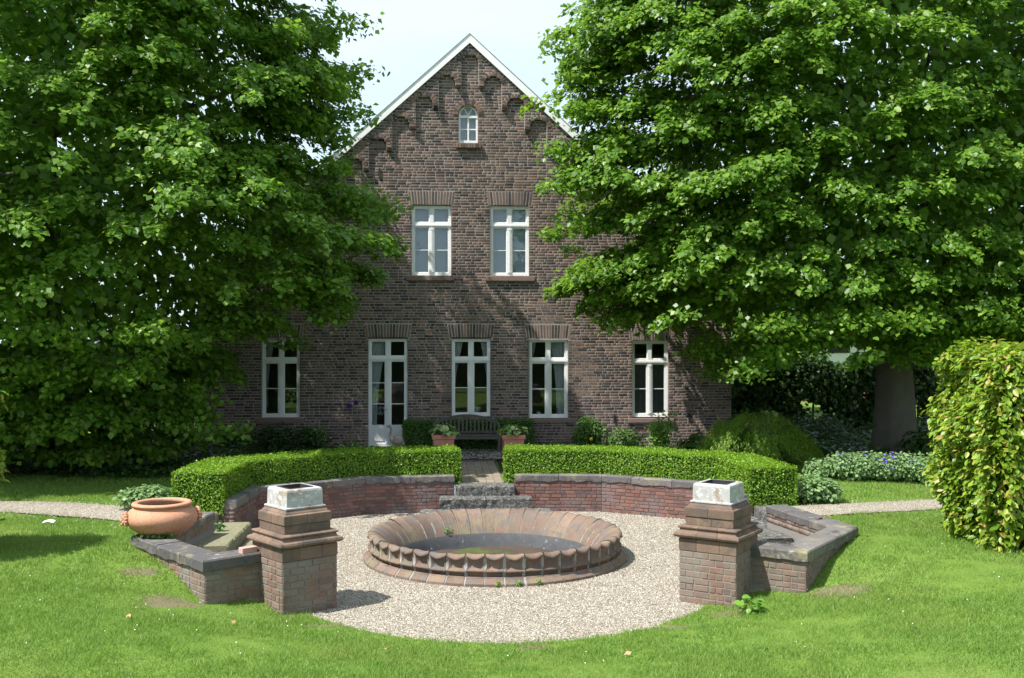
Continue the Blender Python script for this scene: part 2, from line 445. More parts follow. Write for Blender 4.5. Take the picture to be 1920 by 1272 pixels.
class MB:
    def __init__(self):
        self.v = []
        self.f = []

    def add(self, vs, fs):
        b = len(self.v)
        self.v += [tuple(x) for x in vs]
        self.f += [tuple(b + i for i in f) for f in fs]

    def box(self, c, s, rz=0.0, rx=0.0, ry=0.0):
        m = Matrix.Translation(c) @ Matrix.Rotation(rz, 4, 'Z') @ Matrix.Rotation(ry, 4, 'Y') @ Matrix.Rotation(rx, 4, 'X')
        vs = [m @ Vector((x * s[0] / 2, y * s[1] / 2, z * s[2] / 2)) for x, y, z in
              ((-1, -1, -1), (1, -1, -1), (1, 1, -1), (-1, 1, -1), (-1, -1, 1), (1, -1, 1), (1, 1, 1), (-1, 1, 1))]
        self.add(vs, [(0, 3, 2, 1), (4, 5, 6, 7), (0, 1, 5, 4), (1, 2, 6, 5), (2, 3, 7, 6), (3, 0, 4, 7)])
        return self

    def span(self, x0, x1, y0, y1, z0, z1):
        return self.box(((x0 + x1) / 2, (y0 + y1) / 2, (z0 + z1) / 2), (x1 - x0, y1 - y0, z1 - z0))

    def prism(self, pts, z0, z1):
        k = len(pts)
        self.add([(p[0], p[1], z0) for p in pts] + [(p[0], p[1], z1) for p in pts],
                 [tuple(range(k - 1, -1, -1)), tuple(range(k, 2 * k))] + [(i, (i + 1) % k, k + (i + 1) % k, k + i) for i in range(k)])
        return self

    def lathe(self, prof, seg=40, c=(0, 0, 0), a0=0.0, a1=2 * math.pi):
        full = abs(a1 - a0 - 2 * math.pi) < 1e-6
        k = seg if full else seg + 1
        vs = []
        for i in range(k):
            a = a0 + (a1 - a0) * i / seg
            for r, z in prof:
                vs.append((c[0] + r * math.cos(a), c[1] + r * math.sin(a), c[2] + z))
        q = len(prof)
        fs = []
        for i in range(seg):
            j = (i + 1) % k
            for p in range(q - 1):
                fs.append((i * q + p, j * q + p, j * q + p + 1, i * q + p + 1))
        self.add(vs, fs)
        return self

    def tube(self, pts, rad, seg=8, cap=True):
        pts = [Vector(p) for p in pts]
        if not hasattr(rad, '__len__'):
            rad = [rad] * len(pts)
        vs, fs = [], []
        up = Vector((0.31, 0.17, 0.93))
        for i, p in enumerate(pts):
            t = (pts[min(i + 1, len(pts) - 1)] - pts[max(i - 1, 0)]).normalized()
            a = t.cross(up)
            if a.length < 0.05:
                a = t.cross(Vector((1, 0, 0)))
            a.normalize()
            b = t.cross(a)
            rr = rad[i] if hasattr(rad[i], '__len__') else (rad[i], rad[i])
            for k in range(seg):
                an = 2 * math.pi * k / seg
                vs.append(p + a * (math.cos(an) * rr[0]) + b * (math.sin(an) * rr[1]))
        for i in range(len(pts) - 1):
            for k in range(seg):
                k2 = (k + 1) % seg
                fs.append((i * seg + k, i * seg + k2, (i + 1) * seg + k2, (i + 1) * seg + k))
        if cap:
            fs.append(tuple(range(seg - 1, -1, -1)))
            fs.append(tuple((len(pts) - 1) * seg + k for k in range(seg)))
        self.add(vs, fs)
        return self

    def ball(self, c, r, seg=10, rings=7):
        prof = [(max(1e-4, math.sin(math.pi * i / rings)) , -math.cos(math.pi * i / rings)) for i in range(rings + 1)]
        s = r if hasattr(r, '__len__') else (r, r, r)
        vs, fs = [], []
        for k in range(seg):
            a = 2 * math.pi * k / seg
            for pr, pz in prof:
                vs.append((c[0] + s[0] * pr * math.cos(a), c[1] + s[1] * pr * math.sin(a), c[2] + s[2] * pz))
        q = rings + 1
        for k in range(seg):
            j = (k + 1) % seg
            for p in range(rings):
                fs.append((k * q + p, j * q + p, j * q + p + 1, k * q + p + 1))
        self.add(vs, fs)
        return self

    def mesh(self, name, mat=None, smooth=False):
        me = bpy.data.meshes.new(name)
        me.from_pydata(self.v, [], self.f)
        if mat is not None:
            me.materials.append(mat)
        if smooth:
            me.polygons.foreach_set('use_smooth', [True] * len(me.polygons))
        me.update()
        return me

    def build(self, name, mat, parent=None, smooth=False):
        return link(name, self.mesh(name, mat, smooth), parent)


def mesh_np(name, V, F, mat, smooth=False):
    """V (n,3), F (m,k) all faces with k corners"""
    me = bpy.data.meshes.new(name)
    V = np.ascontiguousarray(V, dtype=np.float32)
    F = np.ascontiguousarray(F, dtype=np.int32)
    k = F.shape[1]
    me.vertices.add(len(V))
    me.vertices.foreach_set('co', V.ravel())
    me.loops.add(F.size)
    me.loops.foreach_set('vertex_index', F.ravel())
    me.polygons.add(len(F))
    me.polygons.foreach_set('loop_start', np.arange(0, F.size, k, dtype=np.int32))
    me.polygons.foreach_set('loop_total', np.full(len(F), k, dtype=np.int32))
    if smooth:
        me.polygons.foreach_set('use_smooth', np.ones(len(F), dtype=bool))
    me.materials.append(mat)
    me.update(calc_edges=True)
    me.validate()
    return me


def unit(a):
    return a / np.maximum(np.linalg.norm(a, axis=-1, keepdims=True), 1e-9)


T_LEAF = (np.array([(0, 0, 0), (0.44, 0.26, .07), (0.36, 0.66, .05), (0, 1.0, -.06), (-0.36, 0.66, .05), (-0.44, 0.26, .07)]), np.array([(0, 1, 2, 3), (0, 3, 4, 5)]))
T_OVAL = (np.array([(0, 0, 0), (0.27, 0.33, .06), (0.24, 0.68, .05), (0, 1.0, -.08), (-0.24, 0.68, .05), (-0.27, 0.33, .06)]), np.array([(0, 1, 2, 3), (0, 3, 4, 5)]))
T_DIA = (np.array([(0, 0, 0), (0.32, 0.5, .05), (0, 1.0, 0), (-0.32, 0.5, .05)]), np.array([(0, 1, 2, 3)]))
T_KITE = (np.array([(0, 0, 0), (0.45, 0.42, .07), (0, 1.0, -.07), (-0.45, 0.42, .07)]), np.array([(0, 1, 2, 3)]))
T_STRAP = (np.array([(-0.06, 0, 0), (0.06, 0, 0), (0.05, 0.6, .03), (0, 1.0, -.1)]), np.array([(0, 1, 2, 3)]))


def leaves_arrays(P, N, T, S, tmpl):
    """leaf bases P, face normals N, tip directions T, sizes S"""
    tv, tf = tmpl
    T = unit(T - N * np.sum(T * N, -1, keepdims=True))
    B = np.cross(T, N)
    k = len(tv)
    V = (P[:, None, :] + S[:, None, None] * (tv[None, :, 0, None] * B[:, None, :] + tv[None, :, 1, None] * T[:, None, :] + tv[None, :, 2, None] * N[:, None, :]))
    F = (np.arange(len(P))[:, None, None] * k + tf[None]).reshape(-1, tf.shape[1])
    return V.reshape(-1, 3), F


def leaf_mesh(name, P, N, T, S, tmpl, mat):
    V, F = leaves_arrays(P, unit(N), T, S, tmpl)
    return mesh_np(name, V, F, mat)


def rv(nn, s=1.0):
    return rng.normal(size=(nn, 3)) * s


def shrub(name, label, cat, loc, rad, nleaf, size, mat, tmpl=T_OVAL, group=None, droop=0.2, lumps=6, shell=0.55, stems=5, flat=0.5, seedc=None):
    """a leafy mound: leaves through lumpy ellipsoids, on a few stems"""
    e_ = empty(name, loc, label, cat, group)
    rx, ry, rz_ = rad
    cs, rs = [], []
    for i in range(lumps):
        a = 2 * math.pi * i / lumps + random.uniform(-.4, .4)
        q = random.uniform(.25, .55)
        cs.append((rx * q * math.cos(a), ry * q * math.sin(a), rz_ * random.uniform(.35, .62)))
        rs.append(random.uniform(.42, .6))
    cs.append((0, 0, rz_ * .55))
    rs.append(.62)
    cs, rs = np.array(cs), np.array(rs)
    idx = rng.integers(0, len(cs), nleaf)
    d = unit(rv(nleaf))
    r_ = rng.uniform(shell, 1.0, nleaf) ** 0.6 * rs[idx]
    P = cs[idx] + d * r_[:, None] * np.array([rx, ry, rz_ * .75])
    P[:, 2] = np.abs(P[:, 2]) * 1.0 + .01
    N = unit(d * .7 + np.array([0, 0, flat]) + rv(nleaf, .35))
    T = d + np.array([0, 0, -droop]) + rv(nleaf, .4)
    S = size * rng.uniform(.65, 1.25, nleaf)
    fo = link('foliage', leaf_mesh('foliage', P, N, T, S, tmpl, mat), e_)
    st = MB()
    for i in range(stems):
        a = random.uniform(0, 6.28)
        q = random.uniform(.3, .7)
        st.tube([(random.uniform(-.05, .05), random.uniform(-.05, .05), -.02), (rx * .3 * q * math.cos(a), ry * .3 * q * math.sin(a), rz_ * .45),
                 (rx * q * math.cos(a), ry * q * math.sin(a), rz_ * .8)], [.012, .009, .005], 5)
    st.build('stem', M['stem'], e_)
    return e_


# ------------------------------------------------------------------ terrain: the court's outline and the lawn round it
YC = 19.2
half = [(0.0, 13.72), (1.0, 13.88), (1.9, 14.30), (2.75, 15.06), (3.22, 15.75), (4.33, 15.42), (5.70, 17.05), (5.42, 19.35), (5.75, 19.6), (5.75, 20.5), (5.22, 20.78),
        (5.06, 22.66), (2.80, 24.10), (0.72, 24.36), (0.0, 24.36)]
poly = [(-x, y) for x, y in half[1:-1]][::-1]
poly = half + poly                      # closed, counter-clockwise seen from above after the mirror
PA = np.array(poly)


def rb_of(ang):
    d = np.array([math.cos(ang), math.sin(ang)])
    best = 4.0
    bt = None
    for i in range(len(PA)):
        p = PA[i] - np.array([0, YC])
        q = PA[(i + 1) % len(PA)] - np.array([0, YC])
        e_ = q - p
        den = d[0] * e_[1] - d[1] * e_[0]
        if abs(den) < 1e-9:
            continue
        t = (p[0] * e_[1] - p[1] * e_[0]) / den
        u = (p[0] * d[1] - p[1] * d[0]) / den
        if t > 0 and -1e-6 <= u <= 1 + 1e-6:
            if bt is None or t < bt:
                bt = t
    return bt if bt else best


NA = 720
ANG = np.linspace(-math.pi, math.pi, NA + 1)
RB = np.array([rb_of(a) for a in ANG])


def fold(ang):
    """angle from straight ahead (towards the camera), 0..180 degrees"""
    return np.degrees(np.abs(((ang + math.pi / 2 + math.pi) % (2 * math.pi)) - math.pi))


HB_A = [0, 30, 41, 45, 58, 70, 84, 100, 180]
HB_H = [.0, .01, .03, .12, .55, .70, .60, .60, .60]
HT_H = [.28, .32, .40, .45, .62, .70, .64, .62, .60]


def ground(X, Y):
    X = np.asarray(X, float)
    Y = np.asarray(Y, float)
    r = np.hypot(X, Y - YC)
    a = np.arctan2(Y - YC, X)
    rb = np.interp(a, ANG, RB)
    s = r - rb
    fa = fold(a)
    hb = np.interp(fa, HB_A, HB_H)
    ht = np.interp(fa, HB_A, HT_H)
    t = np.clip(s / 3.2, 0, 1)
    t = t * t * (3 - 2 * t)
    return hb + (ht - hb) * t, s


def gz(x, y):
    return float(ground(x, y)[0])


SOILS = [(-4.8, 14.98, .42, .24), (4.85, 15.0, .45, .24), (-5.5, 15.85, .3, .18), (.25, 13.5, .28, .12), (3.2, 14.8, .35, .16), (2.2, 14.28, .4, .08), (-2.6, 14.65, .4, .08)]
rings = np.array([0, .06, .12, .2, .35, .5, .7, 1.0, 1.4, 1.9, 2.5, 3.2, 4, 5, 6.5, 8.5, 11, 14, 18, 24, 34, 50, 90, 180, 500])
aa = ANG[:-1]
rr = RB[:-1, None] + rings[None, :]
X = rr * np.cos(aa)[:, None]
Y = YC + rr * np.sin(aa)[:, None]
Z = ground(X, Y)[0] + np.where(rings[None, :] > .5, 0.012 * np.sin(X * 1.7 + Y * .6) + .01 * np.sin(Y * 2.3 - X), 0)
q = len(rings)
idx = np.arange(len(aa))[:, None] * q + np.arange(q - 1)[None, :]
nxt = ((np.arange(len(aa)) + 1) % len(aa))[:, None] * q + np.arange(q - 1)[None, :]
Fq = np.stack([idx, idx + 1, nxt + 1, nxt], -1).reshape(-1, 4)
lawn_me = mesh_np('lawn', np.stack([X, Y, Z], -1).reshape(-1, 3), Fq, M['turf'], True)
worn = np.zeros(X.size)
for (x_, y_, rx, ry) in SOILS:
    worn = np.maximum(worn, np.exp(-(((X.ravel() - x_) / rx) ** 2 + ((Y.ravel() - y_) / ry) ** 2) * .9))
at_ = lawn_me.attributes.new('worn', 'FLOAT', 'POINT')
at_.data.foreach_set('value', worn.astype(np.float32))
tag(link('lawn', lawn_me), kind='structure')
# gravel court: ring between the basin's foot and the outline
rg = np.array([0, .25, .5, .75, 1.0])
rr = 2.25 + (RB[:-1, None] + .05 - 2.25) * rg[None, :]
X = rr * np.cos(aa)[:, None]
Y = YC + rr * np.sin(aa)[:, None]
q = len(rg)
idx = np.arange(len(aa))[:, None] * q + np.arange(q - 1)[None, :]
nxt = ((np.arange(len(aa)) + 1) % len(aa))[:, None] * q + np.arange(q - 1)[None, :]
Fq = np.stack([idx, idx + 1, nxt + 1, nxt], -1).reshape(-1, 4)
tag(link('gravel_court', mesh_np('gravel_court', np.stack([X, Y, 0 * X + .002], -1).reshape(-1, 3), Fq, M['gravel'], True)), kind='structure')


def ribbon(name, pts, w, mat, dz=.012, sub=10):
    b = MB()
    P = [Vector((p[0], p[1], 0)) for p in pts]
    row = []
    for i in range(len(P) - 1):
        for k in range(sub + (i == len(P) - 2)):
            p = P[i].lerp(P[i + 1], k / sub)
            d = (P[i + 1] - P[i]).normalized()
            nn = Vector((-d.y, d.x, 0))
            row.append([p + nn * (w * j / 8) + nn * (.05 * mnoise.noise(p * 1.7) if abs(j) == 4 else 0) for j in range(-4, 5)])
    vs, fs = [], []
    for r_ in row:
        for p in r_:
            vs.append((p.x, p.y, gz(p.x, p.y) + dz + .012))
    for i in range(len(row) - 1):
        for j in range(8):
            fs.append((i * 9 + j, i * 9 + j + 1, (i + 1) * 9 + j + 1, (i + 1) * 9 + j))
    b.add(vs, fs)
    return tag(b.build(name, mat, None, True), kind='structure')


PATH_L = [(-5.9, 20.0), (-7.3, 20.75), (-9.2, 21.5), (-22, 23.0)]
PATH_R = [(5.9, 20.0), (7.9, 20.35), (11, 20.8), (22, 21.5)]
ribbon('gravel_path', PATH_L, 1.35, M['gravel'])
ribbon('gravel_path', PATH_R, 1.15, M['gravel'])
b = MB()
for xa, xb in ((-6.2, -.53), (.55, 6.2)):
    b.add([(xa, 25.3, .628), (xb, 25.3, .628), (xb, 28.9, .628), (xa, 28.9, .628)], [(0, 1, 2, 3)])
b.add([(-9, 29.9, .632), (9.5, 29.9, .632), (9.5, 32.6, .632), (-9, 32.6, .632)], [(0, 1, 2, 3)])
tag(b.build('flower_bed', M['soil']), kind='structure')

# ------------------------------------------------------------------ bricks
BRICKS = []
for k in range(4):
    b = MB()
    j = lambda a: random.uniform(-a, a)
    rowb = [(-.5, .5, -.5), (.5, .5, -.5), (.5, .5, .5), (-.5, .5, .5)]
    rowm = [(x * (1 + j(.012)), -.45, z * (1 + j(.05))) for x, _, z in rowb]
    rowf = [(x * .975 * (1 + j(.015)), -.5 + j(.02), z * .91 * (1 + j(.05))) for x, _, z in rowb]
    vs = rowb + rowm + rowf
    fs = [(8, 9, 10, 11)]
    for a in range(4):
        c_ = (a + 1) % 4
        fs += [(4 + a, 4 + c_, 8 + c_, 8 + a), (a, c_, 4 + c_, 4 + a)]
    b.add(vs, fs)
    BRICKS.append(b)
BR_ME = {}


def brick_obj(parent, mat, name, c, size, rz=0.0, ry=0.0):
    k = random.randrange(4)
    if (mat, k, name) not in BR_ME:
        BR_ME[(mat, k, name)] = BRICKS[k].mesh(name, M[mat])
    o = link(name, BR_ME[(mat, k, name)], parent)
    o.location = c
    o.rotation_euler = (0, ry, rz)
    o.scale = size
    return o


class BrickPile:
    """gathers bricks of one thing: the first `cap` as parts, the rest joined into one part"""
    def __init__(self, parent, mat, cap=300, name='brick'):
        self.p, self.mat, self.cap, self.name = parent, mat, cap, name
        self.items = []

    def add(self, c, size, rz=0.0, ry=0.0, rank=0.0):
        self.items.append((rank, len(self.items), c, size, rz, ry))

    def flush(self):
        self.items.sort(key=lambda t: (t[0], t[1]))
        for (_, _, c, size, rz, ry) in self.items[:self.cap]:
            brick_obj(self.p, self.mat, self.name, c, size, rz, ry)
        rest = self.items[self.cap:]
        if rest:
            tv = [np.array(b.v) for b in BRICKS]
            tf = np.array(BRICKS[0].f)
            V, Fs = [], []
            for i, (_, _, c, s, rz, ry) in enumerate(rest):
                a = tv[i % 4] * np.array(s)
                if ry:
                    ca, sa = math.cos(ry), math.sin(ry)
                    a = np.stack([a[:, 0] * ca + a[:, 2] * sa, a[:, 1], -a[:, 0] * sa + a[:, 2] * ca], -1)
                ca, sa = math.cos(rz), math.sin(rz)
                a = np.stack([a[:, 0] * ca - a[:, 1] * sa, a[:, 0] * sa + a[:, 1] * ca, a[:, 2]], -1)
                V.append(a + np.array(c))
                Fs.append(tf + i * len(tv[0]))
            o = link('brickwork', mesh_np('brickwork', np.concatenate(V), np.concatenate(Fs), M[self.mat]), self.p)
            o['kind'] = 'stuff'


def face_bricks(pile, P0, P1, z0, z1, course, blen=.24, hlen=.115, joint=.012, depth=.1, proud=.008, hdr=.35, rank=0.0, zfun=None):
    """bricks on the face from P0 to P1 whose outward normal lies to the right of P0->P1"""
    P0, P1 = Vector((P0[0], P0[1], 0)), Vector((P1[0], P1[1], 0))
    d = (P1 - P0)
    Ln = d.length
    d.normalize()
    nn = Vector((d.y, -d.x, 0))
    rz = math.atan2(d.y, d.x)
    nc = max(1, round((z1 - z0) / course))
    ch = (z1 - z0) / nc
    for i in range(nc):
        s = 0.0
        first = True
        while s < Ln - .03:
            ln = hlen if random.random() < hdr else blen
            if first:
                ln = hlen if i % 2 else blen
                first = False
            ln *= random.uniform(.96, 1.03)
            e_ = min(s + ln, Ln)
            if Ln - e_ < .06:
                e_ = Ln
            m_ = (s + e_) / 2
            c = P0 + d * m_ + nn * (proud + random.uniform(-.004, .004) - depth / 2)
            z = z0 + ch * (i + .5)
            if zfun is None or zfun(c.x, c.y) < z + ch:
                pile.add((c.x, c.y, z), (e_ - s - joint * (e_ < Ln or True), depth, ch - joint), rz, 0.0, rank)
            s = e_


def offset_poly(pts, off):
    """polyline moved to the right-hand side by `off`, with mitred corners"""
    P = [Vector(p) for p in pts]
    res = []
    for i in range(len(P)):
        ds = []
        if i > 0:
            ds.append((P[i] - P[i - 1]).normalized())
        if i < len(P) - 1:
            ds.append((P[i + 1] - P[i]).normalized())
        ns = [Vector((d.y, -d.x)) for d in ds]
        if len(ns) == 1:
            res.append(P[i] + ns[0] * off)
        else:
            b = (ns[0] + ns[1]).normalized()
            res.append(P[i] + b * (off / max(.3, b.dot(ns[0]))))
    return res


def coping_run(parent, line, o_in, o_out, z0, z1, length=.85, rag=.035):
    """coping stones along a polyline: o_out to the right-hand side (front), o_in to the left"""
    A = offset_poly(line, o_out)
    B = offset_poly(line, -o_in)
    for i in range(len(line) - 1):
        Ln = (Vector(line[i + 1]) - Vector(line[i])).length
        k = max(1, round(Ln / length))
        cuts = [0] + [min(.95, max(.05, (j + random.uniform(-.16, .16)) / k)) for j in range(1, k)] + [1]
        for j in range(k):
            t0, t1 = cuts[j], cuts[j + 1]
            g = .006 / Ln
            t0 += g if j else .002
            t1 -= g if j < k - 1 else .002
            n_ = max(3, int((t1 - t0) * Ln / .07))
            dz = random.uniform(-.008, .006)
            vs, fs = [], []
            for q_ in range(n_ + 1):
                t = t0 + (t1 - t0) * q_ / n_
                a = A[i].lerp(A[i + 1], t)
                c = B[i].lerp(B[i + 1], t)
                w = (c - a).normalized()
                ra = rag * (.25 + .75 * mnoise.noise(Vector((a.x * 5, a.y * 5, 3.1)))) + random.uniform(0, .012)
                ia = random.uniform(0, .010)
                vs += [(a.x + w.x * ia, a.y + w.y * ia, z0 - max(0, ra)), (a.x + w.x * .003, a.y + w.y * .003, z1 - .022 + dz), (a.x + w.x * .02, a.y + w.y * .02, z1 + dz + random.uniform(-.002, .002)),
                       (c.x - w.x * .02, c.y - w.y * .02, z1 + dz + random.uniform(-.002, .002)), (c.x, c.y, z1 - .022 + dz), (c.x - w.x * ia, c.y - w.y * ia, z0 - max(0, ra) * .6)]
            for q_ in range(n_):
                for p in range(6):
                    p2 = (p + 1) % 6
                    fs.append((q_ * 6 + p, (q_ + 1) * 6 + p, (q_ + 1) * 6 + p2, q_ * 6 + p2))
            fs.append((0, 1, 2, 3, 4, 5))
            fs.append(tuple(n_ * 6 + p for p in (5, 4, 3, 2, 1, 0)))
            b = MB()
            b.add(vs, fs)
            b.build('coping_stone', M['coping'], parent)


def mir(pts):
    return [(-x, y) for x, y in pts]


ZW, ZC = .72, .85                        # top of the brickwork, top of the coping
# retaining walls round the back of the court; lines run so that the court lies on the right-hand side
LINE_R = [(5.36, 20.62), (5.0, 22.2), (2.72, 23.88), (.72, 24.12)]         # from right end to steps: court on the left... fixed below


def wall_thing(label, line, thick, zfoot, both, mat, mortar, group, end_caps=(False, False), coping_out=.035, rag=.05, length=.85, cap=300, course=.08):
    root = empty('garden_wall', (0, 0, 0), label, 'wall', group)
    A = offset_poly(line, -.0)
    B = offset_poly(line, -thick)
    core = MB()
    for i in range(len(line) - 1):
        a0, a1, b0, b1 = A[i], A[i + 1], B[i], B[i + 1]
        core.prism([(b0.x, b0.y), (a0.x, a0.y), (a1.x, a1.y), (b1.x, b1.y)], zfoot, ZW)
    core.build('mortar', M[mortar], root)
    pile = BrickPile(root, mat, cap)
    for i in range(len(line) - 1):
        face_bricks(pile, A[i], A[i + 1], 0.0, ZW, course, joint=.019, rank=0)
        if both:
            face_bricks(pile, B[i + 1], B[i], 0.0, ZW, course, rank=1, zfun=gz)
    if end_caps[0]:
        face_bricks(pile, B[0], A[0], 0.0, ZW, course, rank=.5)
    if end_caps[1]:
        face_bricks(pile, A[-1], B[-1], 0.0, ZW, course, rank=.5)
    pile.flush()
    coping_run(root, line, thick + .03, coping_out, ZW + .002, ZC, length, rag)
    return root


# right-hand side of travel = the court: on the left wall travel from the end to the steps, on the right wall from the steps to the end
NICHE_L = mir([(5.02, 20.65), (4.88, 22.5), (2.72, 23.88), (.68, 24.14)])
NICHE_R = [(.72, 24.14), (2.72, 23.88), (4.88, 22.5), (5.02, 20.65)]
wall_thing('low red brick retaining wall with slate coping under the box hedge left of the steps', NICHE_L, .34, -.1, False, 'gbrick', 'gmortar', 'retaining walls round the court', (True, True))
wall_thing('low red brick retaining wall with slate coping under the box hedge right of the steps', NICHE_R, .34, -.1, False, 'gbrick', 'gmortar', 'retaining walls round the court', (True, True))
# wing walls: outside on the right-hand side of travel
WING_L = [(-5.50, 19.45), (-5.93, 17.10), (-4.38, 15.17), (-3.56, 15.80)]
WING_R = [(3.60, 15.80), (4.42, 15.17), (5.97, 17.10), (5.54, 19.45)]
wall_thing('low angled brick wing wall with broken slate coping below the terracotta bowl', [(-5.50, 19.45), (-5.93, 17.10), (-4.38, 15.17), (-3.56, 15.80)], .36, -.1, True, 'pbrick', 'pmortar', 'wing walls beside the piers', (True, False), .05, .06, .8, 300, .09)
wall_thing('low angled brick wing wall with slate coping on the hornbeam side of the court', WING_R, .36, -.1, True, 'pbrick', 'pmortar', 'wing walls beside the piers', (False, True), .05, .06, .8, 300, .09)


# ------------------------------------------------------------------ piers
def pier(cx, cy, rz, label):
    root = empty('brick_pier', (cx, cy, 0), label, 'pier', 'piers with zinc boxes in front of the basin', rz)
    h = .45
    MB().span(-h, h, -h, h, -.15, .79).build('mortar', M['pmortar'], root)
    pile = BrickPile(root, 'pbrick', 300)
    c4 = [(-h, -h), (h, -h), (h, h), (-h, h)]
    for i in range(4):
        face_bricks(pile, c4[i], c4[(i + 1) % 4], -.1, .79, .099, joint=.018, rank=0 if i in (0, 3, 1) else 1)
    pile.flush()

    def band(name, hw0, z0, z1, hw1=None, cuts=((-1, -.38), (-.38, .42), (.42, 1)), g=.006):
        """a course of stone blocks: corner blocks and middle blocks, each with its own edges"""
        hw1 = hw0 if hw1 is None else hw1
        for (a0, a1) in cuts:
            for (c0, c1) in cuts:
                inner = (a0 > -1 and a1 < 1 and c0 > -1 and c1 < 1)
                if inner:
                    continue
                b = MB()
                e = .01
                vs = []
                for (hw, z, ins) in ((hw0, z0 + .004, 0), (hw0, z1 - e, 0), (hw1, z1, e)):
                    def X(t, lo):
                        s = t * hw
                        return s + (g / 2 if lo else -g / 2) + ((ins if lo else -ins) * .5)
                    vs += [(X(a0, 1), X(c0, 1), z), (X(a1, 0), X(c0, 1), z), (X(a1, 0), X(c1, 0), z), (X(a0, 1), X(c1, 0), z)]
                fs = [(3, 2, 1, 0), (8, 9, 10, 11)]
                for q_ in range(2):
                    for p in range(4):
                        p2 = (p + 1) % 4
                        fs.append((q_ * 4 + p, q_ * 4 + p2, q_ * 4 + 4 + p2, q_ * 4 + 4 + p))
                b.add(vs, fs)
                b.build(name, M['sand'], root)

    def mould(name, prof, cuts=(-1, -.3, .35, 1), g=.006):
        """a moulding that runs round the pier, in blocks; prof = (half width, z)"""
        for side in range(4):
            rot = Matrix.Rotation(side * math.pi / 2, 4, 'Z')
            for j in range(len(cuts) - 1):
                t0, t1 = cuts[j], cuts[j + 1]
                vs = []
                for t, sgn in ((t0, 1), (t1, -1)):
                    for hw, z in prof:
                        x = t * hw + (sgn * g / 2 if abs(t) < 1 else 0)
                        vs.append(rot @ Vector((x, -hw, z)))
                    vs.append(rot @ Vector((t * .2, -.2, prof[-1][1])))
                    vs.append(rot @ Vector((t * .2, -.2, prof[0][1])))
                k = len(prof) + 2
                b = MB()
                fs = [(p, k + p, k + (p + 1) % k, (p + 1) % k) for p in range(k)]
                fs += [tuple(range(k)), tuple(k + p for p in range(k - 1, -1, -1))]
                b.add(vs, fs)
                b.build(name, M['sand'], root)

    MB().span(-.42, .42, -.42, .42, .78, 1.0).build('mortar', M['pmortar'], root)
    band('stone_block', .462, .795, .98)
    mould('moulding_block', [(.452, .985), (.475, .99), (.51, 1.005), (.525, 1.035), (.515, 1.065), (.49, 1.08), (.47, 1.083), (.455, 1.095), (.445, 1.115), (.45, 1.13), (.468, 1.138), (.472, 1.155), (.462, 1.168), (.44, 1.172), (.40, 1.178)])
    MB().span(-.375, .375, -.375, .375, 1.1, 1.43).build('mortar', M['pmortar'], root)
    band('plinth_block', .385, 1.182, 1.305, None, ((-1, .1), (.1, 1)))
    band('plinth_block', .40, 1.31, 1.44, None, ((-1, -.05), (-.05, 1)))
    b = MB()
    vs = []
    for hw, z in ((.395, 1.442), (.36, 1.455), (.352, 1.475), (.33, 1.50), (.318, 1.52)):
        vs += [(-hw, -hw, z), (hw, -hw, z), (hw, hw, z), (-hw, hw, z)]
    b.add(vs, [(q_ * 4 + p, q_ * 4 + (p + 1) % 4, q_ * 4 + 4 + (p + 1) % 4, q_ * 4 + 4 + p) for q_ in range(4) for p in range(4)] + [(16, 17, 18, 19)])
    b.build('stone_cap', M['sand'], root)
    b = MB()
    vs = []
    for hw, z in ((.332, 1.521), (.332, 1.540), (.300, 1.552), (.296, 1.77), (.288, 1.795), (.268, 1.808), (.215, 1.808), (.205, 1.798), (.200, 1.66)):
        vs += [(-hw, -hw, z), (hw, -hw, z), (hw, hw, z), (-hw, hw, z)]
    b.add(vs, [(q_ * 4 + p, q_ * 4 + (p + 1) % 4, q_ * 4 + 4 + (p + 1) % 4, q_ * 4 + 4 + p) for q_ in range(8) for p in range(4)])
    zb = b.build('zinc_box', M['zinc'], root)
    b = MB()
    b.span(-.199, .199, -.199, .199, 1.64, 1.70)
    for s in (-1, 1):
        b.span(-.199, .199, s * .19 - .008, s * .19 + .008, 1.70, 1.815)
        b.span(s * .19 - .008, s * .19 + .008, -.18, .18, 1.70, 1.815)
    b.build('lining', M['darkmetal'], root)
    return root


pier(-3.19, 15.79, R(37), 'stepped brick and sandstone pier with patchy zinc box, beside the pink brick')
pier(3.27, 15.79, R(-37), 'stepped brick and sandstone pier with clean white zinc box, nearest the hornbeam hedge')

# ------------------------------------------------------------------ basin
root = empty('fountain_basin', (0, YC, 0), 'round terracotta fountain basin with scalloped leaf rim in the gravel court', 'fountain')
NS = 45
dA = 2 * math.pi / NS


